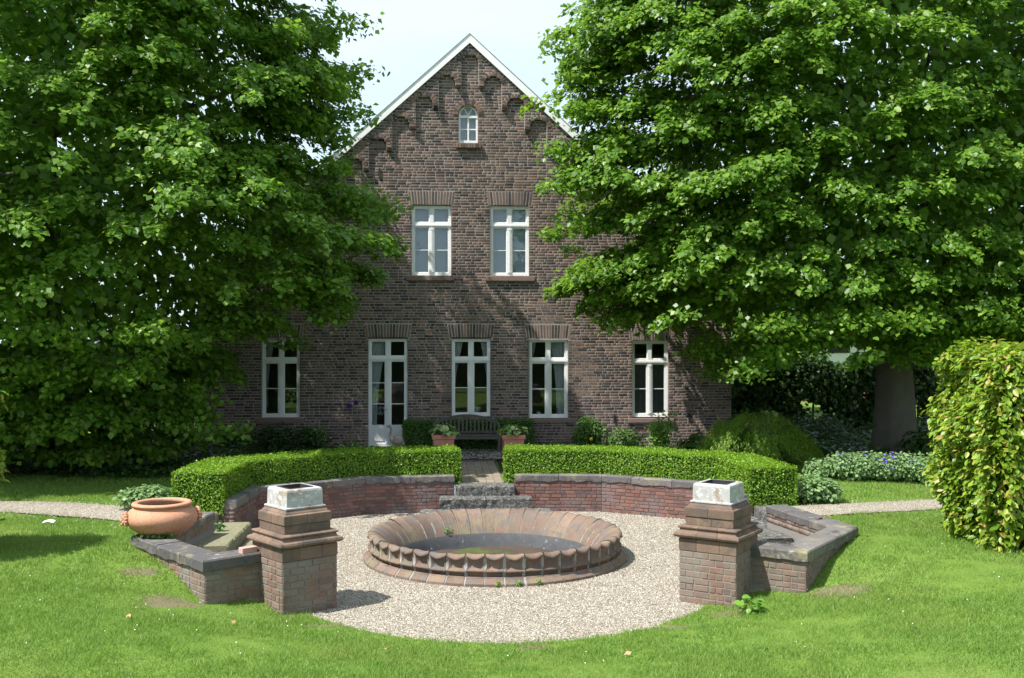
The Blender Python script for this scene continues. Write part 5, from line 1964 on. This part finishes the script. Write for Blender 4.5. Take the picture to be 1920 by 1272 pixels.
shrub('shrub', 'rounded dark peony bush under the leftmost window', 'shrub', plant_at(520, 800, 31.2), (.75, .55, .85), 1300, .10, M['dark'], T_OVAL, 'shrubs along the house wall')
shrub('shrub', 'dark bush between the leftmost window and the purple alliums', 'shrub', plant_at(585, 800, 31.2), (.6, .5, .8), 1000, .10, M['dark'], T_OVAL, 'shrubs along the house wall')
shrub('shrub', 'low dark shrub at the left corner of the house', 'shrub', plant_at(440, 800, 30.6), (.8, .6, .7), 1200, .10, M['dark'], T_OVAL, 'shrubs along the house wall')
pn = shrub('peony_bush', 'deep green bush with one yellow flower right of the bench', 'shrub', plant_at(1105, 800, 31.0), (.62, .5, 1.05), 1500, .10, M['mid'], T_OVAL, 'shrubs along the house wall')
MB().ball((-.02, -.5, .42), .05, 8, 6).build('flower', M['yellow'], pn, True)
shrub('shrub', 'soft grey-green shrub between the yellow flower and the tall pale shrub', 'shrub', plant_at(1175, 800, 30.8), (.62, .5, .75), 1100, .08, M['mid'], T_OVAL, 'shrubs along the house wall')
pc = plant_at(1238, 800, 28.4)
tp_ = empty('tall_shrub', pc, 'tall pale green shrub with bare canes below the rightmost window', 'shrub')
P, N, T = [], [], []
cn = MB()
dc = MB()
for i in range(9):
    a = random.uniform(0, 6.28)
    rr_ = random.uniform(.05, .42)
    hh = random.uniform(.75, 1.5) * (1.1 - rr_ * .6)
    top = Vector((rr_ * math.cos(a), rr_ * math.sin(a) * .6, hh))
    cn.tube([(0, 0, 0), top * .5 + Vector((0, 0, .05)), top], [.014, .01, .006], 5)
    for k in range(16):
        t = .35 + .65 * k / 15
        pth = top * t
        for q_ in range(7):
            P.append(pth + Vector((random.gauss(0, .09), random.gauss(0, .09), random.gauss(0, .04))))
for i in range(8):
    x = random.uniform(-.5, .75)
    dc.tube([(x * .6, random.uniform(-.15, .15), 0), (x + random.uniform(-.1, .15), 0, random.uniform(.55, .95))], [.012, .007], 5)
cn.build('stem', M['stem'], tp_)
dc.build('cane', M['cane'], tp_)
P = np.array([tuple(p) for p in P])
k = len(P)
link('foliage', leaf_mesh('foliage', P, rv(k, .4) + np.array([0, -.4, .8]), rv(k, .8), .095 * rng.uniform(.6, 1.2, k), T_OVAL, M['fresh']), tp_)
shrub('hosta', 'broad dark hosta clump in the shade right of the tall pale shrub', 'plant', plant_at(1315, 815, 30.2), (.65, .5, .5), 260, .24, M['mid'], T_LEAF, 'shrubs along the house wall', stems=3)

# weeping maple dome
pm = plant_at(1420, 800, 27.5, .62)
me_ = empty('weeping_maple', pm, 'domed weeping Japanese maple with fine feathery leaves beside the box hedge', 'shrub')
nsp = 520
P, N, T, S = [], [], [], []
for i in range(nsp):
    a = rng.uniform(0, 2 * math.pi)
    ph = math.acos(rng.uniform(0.0, 1.0))
    lum = 1 + .12 * mnoise.noise(Vector((math.cos(a) * 2, math.sin(a) * 2, ph * 2)))
    d = np.array([math.sin(ph) * math.cos(a), math.sin(ph) * math.sin(a), math.cos(ph)])
    c = d * np.array([1.42, 1.1, 1.32]) * lum
    c[2] += .12
    k = 52
    t = rng.random(k)
    tang = unit(np.array([d[0], d[1], -.9 * math.sin(ph) - .1])[None])[0]
    pos = c + tang * (t * .45)[:, None] + rng.normal(0, .06, (k, 3))
    P.append(pos)
    N.append(d + rng.normal(0, .35, (k, 3)))
    T.append(tang + rng.normal(0, .3, (k, 3)) + np.array([0, 0, -.3]))
    S.append(rng.uniform(.05, .095, k))
P, N, T, S = map(np.concatenate, (P, N, T, S))
P[:, 2] = np.maximum(P[:, 2], .03)
o = link('foliage', leaf_mesh('foliage', P, N, T, S, (T_STRAP[0] * np.array([1.6, 1, 1]), T_STRAP[1]), M['maple']), me_)
o['kind'] = 'stuff'
b = MB()
b.tube([(0, 0, -.05), (.05, 0, .5), (0, .05, 1.0)], [.07, .06, .04], 8)
for k in range(8):
    a = k * .785
    b.tube(limb_path((0, 0, .9), (1.0 * math.cos(a), .8 * math.sin(a), .85), .25, 4, .05), [.03, .025, .02, .015, .008], 5)
b.build('trunk', M['bark'], me_)

# geraniums with violet flowers: a bed of separate clumps
gi = 0
for (px, py, D, r_, h_) in ((1590, 850, 25.0, .75, .70), (1640, 850, 24.8, .8, .72), (1695, 850, 24.6, .8, .70), (1745, 855, 24.4, .7, .66), (1545, 858, 25.6, .55, .45)):
    x, y = on(px, py, D)
    e_ = shrub('geranium', ['blue-violet geranium clump nearest the maple end of the flower bed', 'blue-violet geranium clump second from the maple end', 'blue-violet geranium clump in front of the right trunk', 'blue-violet geranium clump nearest the hornbeam hedge', 'low green geranium clump without flowers beside the maple'][gi],
               'plant', (x, y, gz(x, y)), (r_, .6, h_), 1500, .07, M['grey'], T_LEAF, 'geranium clumps in front of the right trunk', lumps=8)
    if gi < 4:
        b = MB()
        for k in range(9):
            a = random.uniform(3.4, 6.0)
            b.ball((r_ * random.uniform(.3, .95) * math.cos(a), .6 * random.uniform(.4, 1) * math.sin(a), h_ * random.uniform(.55, .95)), (.035, .035, .02), 6, 4)
        b.build('flower', M['violet'], e_, True)
    gi += 1
# lady's mantle clumps
for (px, D, r_, h_, lab) in ((1530, 21.6, .62, .58, "grey-green lady's mantle clump at the foot of the right box hedge"), (278, 20.6, .62, .55, "grey-green lady's mantle clump behind the terracotta bowl")):
    x, y = on(px, 900, D)
    shrub('ladys_mantle', lab, 'plant', (x, y, gz(x, y)), (r_, .5, h_), 1500, .085, M['grey'], T_LEAF, "lady's mantle clumps beside the box hedges", lumps=8, flat=.9)
x, y = on(1412, 1112, 14.9)
shrub('hollyhock_seedling', 'small bright leafy seedling at the foot of the right pier', 'plant', (x, y, gz(x, y)), (.22, .15, .22), 34, .12, M['fresh'], T_LEAF, None, stems=4, flat=1.0)
# fern by the trunk, hanging sprays
x, y = on(1735, 810, 27.5)
shrub('fern', 'dark fern beside the right lime trunk', 'plant', (x, y, gz(x, y)), (.6, .5, 1.1), 700, .16, M['dark'], T_OVAL, None, droop=.7)
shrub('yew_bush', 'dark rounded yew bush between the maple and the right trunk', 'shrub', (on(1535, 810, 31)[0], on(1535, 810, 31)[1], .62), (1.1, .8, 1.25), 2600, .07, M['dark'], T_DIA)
# ivy under the bowl
shrub('weed', 'creeping green weed on the coping under the terracotta bowl', 'weed', (-5.5, 16.86, .85), (.36, .09, .09), 110, .05, M['mid'], T_LEAF, None, stems=2)
shrub('fern_sprout', 'small blue-green sprout on the riser of the mossy side steps', 'plant', (-5.12, 19.75, .43), (.12, .08, .16), 40, .07, M['grey'], T_LEAF, None, stems=2)

# alliums
for (px, py, lab) in ((655, 761, 'purple allium on a tall stem, left of its pair'), (667.5, 755, 'purple allium on a tall stem, nearer the garden door')):
    p = at_d(px, py, 31.6)
    e_ = empty('allium', (p.x, p.y, .63), lab, 'flower', 'purple alliums by the garden door')
    h_ = p.z - .63
    MB().tube([(random.uniform(-.05, .05), 0, 0), (.01, 0, h_ * .5), (0, 0, h_)], [.009, .008, .006], 6).build('stem', M['stem'], e_)
    d = unit(rv(150))
    link('flower_head', leaf_mesh('flower_head', np.array([0, 0, h_]) + d * .03, rv(150), d, rng.uniform(.05, .075, 150), T_DIA, M['purple']), e_)
    d = unit(rv(7)) * np.array([1, 1, 0]) + np.array([0, 0, 1.0])
    link('leaf', leaf_mesh('leaf', np.zeros((7, 3)), rv(7) + np.array([0, -1, 0]), d, rng.uniform(.3, .5, 7), T_STRAP, M['mid']), e_)

# ------------------------------------------------------------------ objects
# terracotta bowl
bw = empty('terracotta_bowl', (-5.52, 17.24, .852), 'large squat terracotta bowl with a lion mask on the wing wall corner', 'pot')
MB().lathe([(.0, 0), (.30, 0), (.36, .03), (.48, .12), (.545, .215), (.56, .275), (.545, .335), (.50, .40), (.44, .44), (.425, .455), (.44, .47), (.465, .478), (.475, .497), (.46, .518), (.43, .527), (.385, .525), (.365, .505), (.37, .47),
            (.42, .40), (.48, .30), (.46, .18), (.36, .10), (.0, .08)], 72).build('bowl', M['terra'], bw, True)
MB().lathe([(0, .30), (.2, .31), (.46, .30)], 40).build('soil', M['soil'], bw, True)
b = MB()
b.ball((0, 0, 0), (.06, .10, .11), 14, 9)
for k in range(11):
    a = -.6 + k * (math.pi + 1.2) / 10
    b.ball((-.015, .105 * math.cos(a), .105 * math.sin(a)), (.035, .03, .03), 7, 5)
b.ball((-.06, 0, -.01), (.035, .03, .04), 8, 6)
b.ball((-.055, .035, .035), .016, 6, 5)
b.ball((-.055, -.035, .035), .016, 6, 5)
b.ball((-.06, 0, -.06), (.03, .045, .022), 8, 5)
b.ball((-.045, .03, -.035), (.03, .03, .028), 7, 5)
b.ball((-.045, -.03, -.035), (.03, .03, .028), 7, 5)
for (aa_, ) in ((R(206),), (R(26),)):
    me_l = b.mesh('lion_mask', M['terra'], True)
    o = link('lion_mask', me_l, bw)
    o.location = (.555 * math.cos(aa_), .555 * math.sin(aa_), .275)
    o.rotation_euler = (0, 0, aa_ + math.pi)
# pink brick
p = Vector((-3.73, 15.80, .85))
o = MB().span(-.125, .125, -.06, .06, 0, .085).build('loose_brick', M['pinkbrick'])
o.location = (-3.86, 15.66, .852)
o.rotation_euler = (0, 0, R(40))
md = o.modifiers.new('bevel', 'BEVEL')
md.width = .006
tag(o, 'loose pale pink brick lying on the coping beside the left pier', 'brick')
# rusty tie on the right coping
o = MB().box((0, 0, .012), (.12, .07, .022)).ball((.03, .01, .02), (.05, .03, .02), 7, 5).build('brick_shard', M['gbrick'])
o.location = (5.62, 17.85, .852)
o.rotation_euler = (0, 0, .6)
tag(o, 'small broken red brick shard on the right wing coping', 'brick')


# planters with hostas
def planter(loc, label, plabel):
    e_ = empty('clay_planter', loc, label, 'planter', 'square clay planters either side of the path', R(2))
    e_.scale = (1, 1, 1.2)
    b = MB()
    vs = []
    for hw, z in ((.23, 0), (.275, .62), (.305, .625), (.31, .70), (.30, .712), (.262, .712), (.255, .66)):
        vs += [(-hw, -hw, z), (hw, -hw, z), (hw, hw, z), (-hw, hw, z)]
    b.add(vs, [(q_ * 4 + p_, q_ * 4 + (p_ + 1) % 4, q_ * 4 + 4 + (p_ + 1) % 4, q_ * 4 + 4 + p_) for q_ in range(6) for p_ in range(4)] + [(3, 2, 1, 0)])
    b.build('box', M['planter'], e_)
    MB().span(-.255, .255, -.255, .255, .6, .665).build('soil', M['soil'], e_)
    for s in (-1, 1):
        MB().box((s * .09, -.256, .33), (.004, .006, .52), 0, R(4.2)).build('moulding', M['planter'], e_)
    h_ = empty('hosta', (loc[0], loc[1], loc[2] + .665 * 1.2), plabel, 'plant', 'variegated hostas in the planters')
    n_ = 110
    a = rng.uniform(0, 6.28, n_)
    r_ = rng.uniform(.05, .30, n_)
    P = np.stack([r_ * np.cos(a), r_ * np.sin(a), .06 + .30 * (1 - (r_ / .34) ** 2) * rng.uniform(.6, 1, n_)], -1)
    d = np.stack([np.cos(a), np.sin(a), np.full(n_, -.15)], -1)
    link('foliage', leaf_mesh('foliage', P, d * .4 + np.array([0, 0, 1]) + rv(n_, .2), d + rv(n_, .25), rng.uniform(.14, .22, n_), T_OVAL2, M['hosta']), h_)
    st_ = MB()
    for k in range(12):
        st_.tube([(0, 0, -.02), (P[k][0], P[k][1], P[k][2])], .006, 4)
    st_.build('stem', M['stem'], h_)


pl = at_d(831.5, 830, 27.7)
pr = at_d(961.5, 830, 27.7)
planter((pl.x, pl.y, .60), 'square clay planter left of the path, in front of the bench', 'variegated hosta in the planter left of the path')
planter((pr.x, pr.y, .60), 'square clay planter right of the path, in front of the bench', 'variegated hosta in the planter right of the path')

# bench
bl, br = at_d(812, 800, 30.9), at_d(938, 800, 30.9)
bc = (bl + br) / 2
bwid = (br - bl).length
bn = empty('garden_bench', (bc.x, bc.y, .64), 'dark wooden garden bench with an arched slatted back by the house', 'bench', None, R(-2))
hw = bwid / 2
for s in (-1, 1):
    MB().box((s * (hw - .035), -.28, .32), (.07, .07, .64)).build('leg', M['wood'], bn)
    MB().box((s * (hw - .035), .24, .42), (.07, .07, .84), 0, R(-6)).build('leg', M['wood'], bn)
    MB().box((s * (hw - .035), -.02, .66), (.09, .66, .035)).build('armrest', M['wood'], bn)
    MB().box((s * (hw - .035), -.02, .36), (.05, .5, .07)).build('side_rail', M['wood'], bn)
for i in range(5):
    MB().box((0, -.27 + .115 * i, .49), (bwid - .02, .095, .025)).build('seat_slat', M['wood'], bn)
MB().box((0, -.29, .435), (bwid - .14, .035, .08)).build('seat_rail', M['wood'], bn)
MB().box((0, .235, .56), (bwid - .14, .035, .06)).build('back_rail', M['wood'], bn)


def arch_z(x):
    return .80 + .26 * math.cos(min(1, abs(x) / hw) * math.pi / 2) ** .8


b = MB()
vs, fs = [], []
k = 24
for i in range(k + 1):
    x = -hw + 2 * hw * i / k
    z = arch_z(x)
    for (dy, dz) in ((-.02, -.05), (.02, -.05), (.02, .03), (-.02, .03)):
        vs.append((x, .29 + dy + (z - .8) * .12, z + dz))
for i in range(k):
    for p_ in range(4):
        fs.append((i * 4 + p_, i * 4 + (p_ + 1) % 4, i * 4 + 4 + (p_ + 1) % 4, i * 4 + 4 + p_))
fs += [(0, 1, 2, 3), (k * 4 + 3, k * 4 + 2, k * 4 + 1, k * 4)]
b.add(vs, fs)
b.build('top_rail', M['wood'], bn)
for i in range(15):
    x = -hw + .16 + (2 * hw - .32) * i / 14
    zt_ = arch_z(x) - .04
    MB().box((x, .265, (.58 + zt_) / 2), (.05, .018, zt_ - .58), 0, R(-6)).build('back_slat', M['wood'], bn)

# goose statue: one continuous body
pg = at_d(741, 838, 30.6)
gs = empty('goose_statue', (pg.x, pg.y, .63), 'grey-brown goose statue standing by the garden door, head turned left', 'statue')
gs.scale = (1.05, 1.2, 1.32)
b = MB()
pts = [(.27, 0, .19), (.22, 0, .215), (.14, 0, .25), (.04, 0, .275), (-.05, 0, .285), (-.11, 0, .325), (-.135, 0, .39), (-.12, 0, .46), (-.105, 0, .53), (-.12, 0, .585), (-.155, 0, .605), (-.19, 0, .60), (-.215, 0, .592), (-.245, 0, .582)]
rad = [(.012, .03), (.045, .05), (.10, .105), (.115, .125), (.105, .11), (.075, .075), (.048, .05), (.036, .038), (.034, .036), (.04, .038), (.043, .042), (.034, .03), (.02, .016), (.007, .006)]
b.tube(pts, rad, 14)
md_o = b.build('body', M['statue'], gs, True)
md_ = md_o.modifiers.new('smooth', 'SUBSURF')
md_.levels = md_.render_levels = 1
for s in (-1, 1):
    w_ = MB().ball((.08, s * .10, .29), (.14, .025, .075), 12, 7)
    w_.build('wing', M['statue'], gs, True)
    MB().tube([(.03, s * .045, .18), (.025, s * .045, .02)], [.018, .014], 7).box((-.005, s * .045, .012), (.09, .05, .02)).build('leg', M['statue'], gs)
MB().lathe([(0, -.01), (.14, -.01), (.14, .008), (0, .008)], 20).build('base', M['statue'], gs)

# litter on the lawn
for (px, py, lab) in ((241, 1158, 'dry brown leaf on the grass below the left wing wall'), (437, 1169, 'dry curled leaf on the grass left of the gravel edge'), (727, 1219, 'small brown leaf on the grass near the bottom edge'), (1178, 1227, 'pale curled dead leaf on the grass right of the gravel')):
    z = .1
    for _ in range(4):
        p = at_z(px, py, z)
        z = gz(p.x, p.y) + .03
    b = MB()
    b.add([(-.06, 0, .01), (0, -.03, .0), (.06, 0, .02), (0, .03, .035), (0, 0, .02), (-.03, .02, .045), (.03, -.025, .03)], [(0, 1, 4), (1, 6, 2, 4), (2, 3, 4), (3, 5, 0, 4)])
    o = b.build('fallen_leaf', M['deadleaf'])
    o.location = (p.x, p.y, z)
    o.rotation_euler = (0, 0, random.uniform(0, 6))
    tag(o, lab, 'leaf', 'fallen leaves on the lawn')
z = .6
for _ in range(4):
    p = at_z(91, 980, z)
    z = gz(p.x, p.y) + .03
b = MB()
b.add([(-.10, -.05, .0), (.0, -.06, .03), (.1, -.04, .0), (.11, .05, .03), (.0, .06, .05), (-.1, .05, .02)], [(0, 1, 4, 5), (1, 2, 3, 4)])
o = b.build('paper_scrap', M['paper'])
o.location = (p.x, p.y, z)
tag(o, 'white scrap of paper on the grass near the left path', 'paper')

# ------------------------------------------------------------------ grass
def in_path(X, Y):
    res = np.zeros(len(X), bool)
    for line, w in ((PATH_L, 1.35), (PATH_R, 1.15)):
        for i in range(len(line) - 1):
            a, b_ = np.array(line[i]), np.array(line[i + 1])
            d = b_ - a
            t = np.clip(((X - a[0]) * d[0] + (Y - a[1]) * d[1]) / (d @ d), 0, 1)
            res |= np.hypot(X - a[0] - t * d[0], Y - a[1] - t * d[1]) < w / 2 - .06 + .05 * np.sin(X * 5)
    return res


def grass(x0, x1, y0, y1, n_, h, w, cond=None):
    X = rng.uniform(x0, x1, n_)
    Y = rng.uniform(y0, y1, n_)
    Zg, s = ground(X, Y)
    k = s > rng.normal(.03, .05, n_)
    k &= ~in_path(X, Y)
    # inside the camera's view only
    dx, dy = X - CAM.x, Y - CAM.y
    D = dx * FW.x + dy * FW.y
    xc = dx * RT.x + dy * RT.y
    k &= np.abs(xc / D) < .52
    bare = np.array([mnoise.noise(Vector((a * 1.1, b_ * 1.1, 5))) + .5 * mnoise.noise(Vector((a * 4, b_ * 4, 9))) for a, b_ in zip(X, Y)])
    k &= bare < .62 + rng.normal(0, .1, n_)
    for (x_, y_, rx, ry) in SOILS:
        k &= rng.random(n_) > .80 * np.exp(-(((X - x_) / rx) ** 2 + ((Y - y_) / ry) ** 2))
    if cond is not None:
        k &= cond(X, Y)
    X, Y, Zg, bare, s = X[k], Y[k], Zg[k], bare[k], s[k]
    m_ = len(X)
    tuft = np.array([mnoise.noise(Vector((a * 2.6, b_ * 2.6, 1))) for a, b_ in zip(X, Y)])
    hh = h * (1 + .7 * tuft) * rng.uniform(.5, 1.3, m_) * (1 - .35 * np.clip(bare, -.5, 1)) * (1 + .8 * np.exp(-s / .08) * (rng.random(m_) < .3))
    a = rng.uniform(0, 6.28, m_)
    lean = rng.normal(0, .55, (m_, 2)) * hh[:, None]
    ww = w * rng.uniform(.7, 1.3, m_)
    B = np.stack([X, Y, Zg - .004], -1)
    sd = np.stack([np.cos(a), np.sin(a), 0 * a], -1) * ww[:, None] / 2
    tip = B + np.stack([lean[:, 0], lean[:, 1], hh], -1)
    return np.stack([B - sd, B + sd, tip], 1).reshape(-1, 3)


V = [grass(-9, 10, 9.9, 15.2, 300000, .050, .0088), grass(-11, 12, 15.2, 20.5, 220000, .05, .011), grass(-14, 15, 20.5, 27.0, 150000, .06, .015, lambda X, Y: (np.abs(X) > 5.6) | (Y < 20.6))]
V = np.concatenate(V)
tag(link('grass', mesh_np('grass', V, np.arange(len(V)).reshape(-1, 3), M['blade'])), 'short mown lawn grass round the sunken court', 'grass', None, 'stuff')
# daisies and clover heads scattered in the lawn
b = MB()
for k in range(110):
    x, y = random.uniform(-7, 8), random.uniform(12.2, 18.5)
    h_, s = ground(x, y)
    if s < .4:
        continue
    r_ = random.uniform(.006, .011)
    b.ball((x, y, float(h_) + .045), (r_, r_, r_ * .7), 5, 3)
tag(b.build('daisies', M['whitepet']), 'tiny white daisies scattered in the lawn', 'flowers', None, 'stuff')
